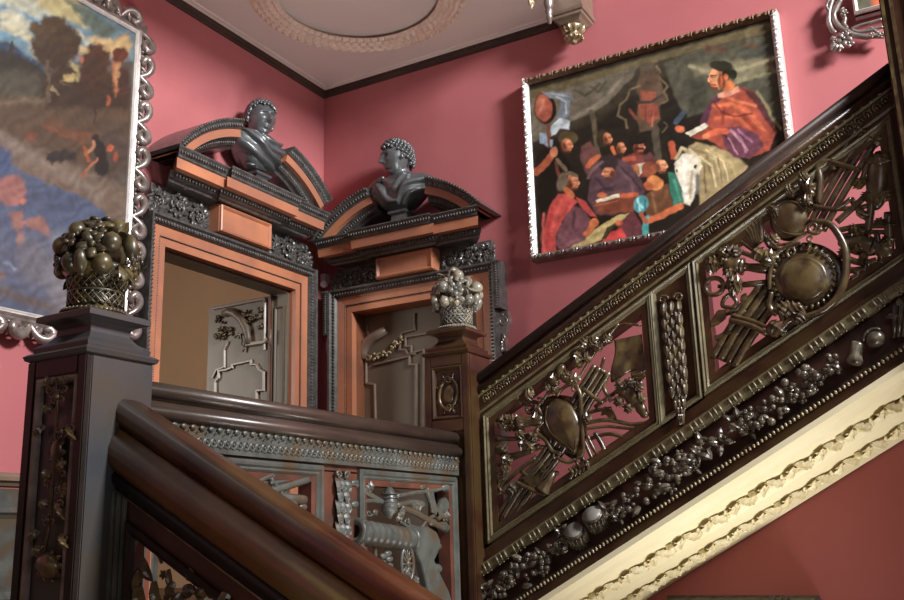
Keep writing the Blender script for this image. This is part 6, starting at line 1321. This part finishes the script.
XLp, XRp, ZB2, ZT2 = -3.9, -1.628, .985, 2.51
canvas('canvas', (XLp, -.05, ZB2), (XRp - XLp, 0, 0), (0, 0, ZT2 - ZB2), 420, 280, (100, 90, 80), LA, pa, 1.6, .62, 8, .45, .20)
fn = lambda x, z_, d: (x, -d, z_)
rect = [(XLp, ZB2), (XRp, ZB2), (XRp, ZT2), (XLp, ZT2)]
part('inner_fillet', MB().frame(rect, [(0, .003), (0, .06), (-.008, .068), (-.014, .062), (-.018, .068), (-.024, .05), (-.026, .003)], fn), 'whiteframe', pa)
part('frame_band', MB().frame(rect, [(-.024, .003), (-.024, .05), (-.04, .058), (-.06, .045), (-.085, .045), (-.092, .02), (-.092, .003)], fn), 'silverframe', pa)
def auricular(sides, parent, fnp, w, mt, seed, step=.14, base=.045, org=None):
    """scrolling fleshy carving along the sides of a frame"""
    rnd = random.Random(seed)
    for (p, q) in sides:
        p, q = np.array(p, float), np.array(q, float); L_ = np.linalg.norm(q - p); d = (q - p) / L_; nrm = np.array([d[1], -d[0]]); n = int(L_ / step)
        for i in range(n):
            c = p + d * L_ * (i + .5) / n; s_ = 1 if i % 2 else -1; b = MB()
            def F(a, o_, h): qq = c + d * a + nrm * o_; return fnp(qq[0], qq[1], h)
            pts = [F(-step * .55 * s_, w * .15, base), F(-step * .25 * s_, w * .85, base + .012), F(step * .1 * s_, w * .98, base + .022), F(step * .33 * s_, w * .6, base + .024), F(step * .15 * s_, w * .3, base + .02), F(0, w * .5, base + .018)]
            cp = [V3(q_) for q_ in pts]; cr_ = []
            for m_ in range(len(cp) - 1):
                a0, a1, a2, a3 = cp[max(0, m_ - 1)], cp[m_], cp[m_ + 1], cp[min(len(cp) - 1, m_ + 2)]
                for t_ in (0, .25, .5, .75): cr_.append(.5 * (2 * a1 + (a2 - a0) * t_ + (2 * a0 - 5 * a1 + 4 * a2 - a3) * t_ ** 2 + (3 * a1 - a0 - 3 * a2 + a3) * t_ ** 3))
            cr_.append(cp[-1]); nn_ = len(cr_); b.tube(cr_, [w * (.10 + .20 * math.sin(PI * k_ / (nn_ - 1)) ** .7) for k_ in range(nn_)], 9)
            ctr = V3(F(step * .4 * s_, w * .3, base + .01)); b.ball(ctr, w * rnd.uniform(.13, .2), 10, 7); b.ball(F(-step * .3, w * .35, base + .01), w * .12, 8, 6)
            b.leaf(F(-step * .1, w * .2, base), F(step * .45, w * 1.05, base + .015), V3(fnp(0, 0, 1)) - V3(fnp(0, 0, 0)), w * .14, .9); b.leaf(F(step * .1, w * .2, base), F(-step * .45, w * 1.08, base + .01), V3(fnp(0, 0, 1)) - V3(fnp(0, 0, 0)), w * .12, .9)
            part('scroll_ornament', b, mt, parent)
fo = .03
auricular([((XLp - fo, ZB2 - fo), (XRp + fo, ZB2 - fo)), ((XRp + fo, ZB2 - fo), (XRp + fo, ZT2 + fo)), ((XRp + fo, ZT2 + fo), (XLp - fo, ZT2 + fo))], pa, fn, .074, 'silverframe', 4, .12)

# --- picture at the top right corner
pc = empty('painting', (-.04, -3.7, 2.36)); tag(pc, 'corner of a dark picture in an openwork silvery frame, top right', 'painting')
fnb = lambda y, z_, d: (-d, y, z_)
L3 = [('p', [(846, -60), (1000, -60), (1000, 40), (846, 40)], (92, 88, 74), 3), ('e', (888, 2, 15, 18, 0), (226, 108, 62), 4), ('e', (862, -10, 10, 20, 0), (84, 82, 66), 5), ('e', (872, 18, 14, 6, 0), (98, 94, 78), 4)]
Y3, Z3 = -3.20, 2.395
canvas('canvas', (-.06, Y3, Z3), (0, -.85, 0), (0, 0, 1.05), 120, 140, (80, 75, 62), L3, pc, 1, .9, 5)
r3_ = [(Y3, Z3), (Y3, Z3 + 1.05), (Y3 - .85, Z3 + 1.05), (Y3 - .85, Z3)]
part('inner_fillet', MB().frame(r3_, [(0, .003), (0, .075), (.01, .085), (.02, .07), (.02, .003)], fnb), 'whiteframe', pc)
def P3(u, v, d): return on(u, v, 0, -d)
z = lambda x, y: (814 + x / 10, y / 10)
for pts, r in (([(265, 0), (225, 80), (200, 150), (215, 220), (270, 280), (330, 315), (400, 350), (520, 370), (600, 360), (700, 360)], .014), ([(200, -60), (165, 60), (148, 140), (150, 220), (180, 300), (215, 330)], .012), ([(370, 290), (450, 255), (560, 225), (680, 190)], .007), ([(380, 300), (450, 320), (540, 310), (620, 285), (690, 270)], .009), ([(300, 100), (285, 150), (310, 190), (300, 240), (330, 290)], .012), ([(520, 320), (560, 280), (600, 300), (640, 330)], .009), ([(150, 0), (125, 60), (140, 90)], .008)):
    P = Relief(0, -.05, nX, pc, M['silverframe']).curve([(*z(*p), .02) for p in pts]); part('scroll_ornament', MB().tube([P3(u_, v_, .05) for u_, v_, _ in P], r, 9), 'silverframe', pc)
b = MB()
for p, r in (((300, 390), .030), ((350, 430), .02), ((270, 360), .016), ((200, 480), .016), ((250, 480), .018), ((330, 330), .014), ((190, 400), .014), ((300, 130), .016), ((670, 350), .014), ((580, 350), .012)): b.flower(P3(*z(*p), .06), nX, r * 1.25, 5)
for p, t in (((230, 420), (170, 500)), ((240, 430), (215, 515)), ((260, 430), (262, 515)), ((220, 390), (160, 400)), ((300, 120), (260, 90)), ((150, 80), (120, 90))): b.leaf(P3(*z(*p), .05), P3(*z(*t), .06), nX, .016, .7)
part('rosette_corner', b, 'silverframe', pc)
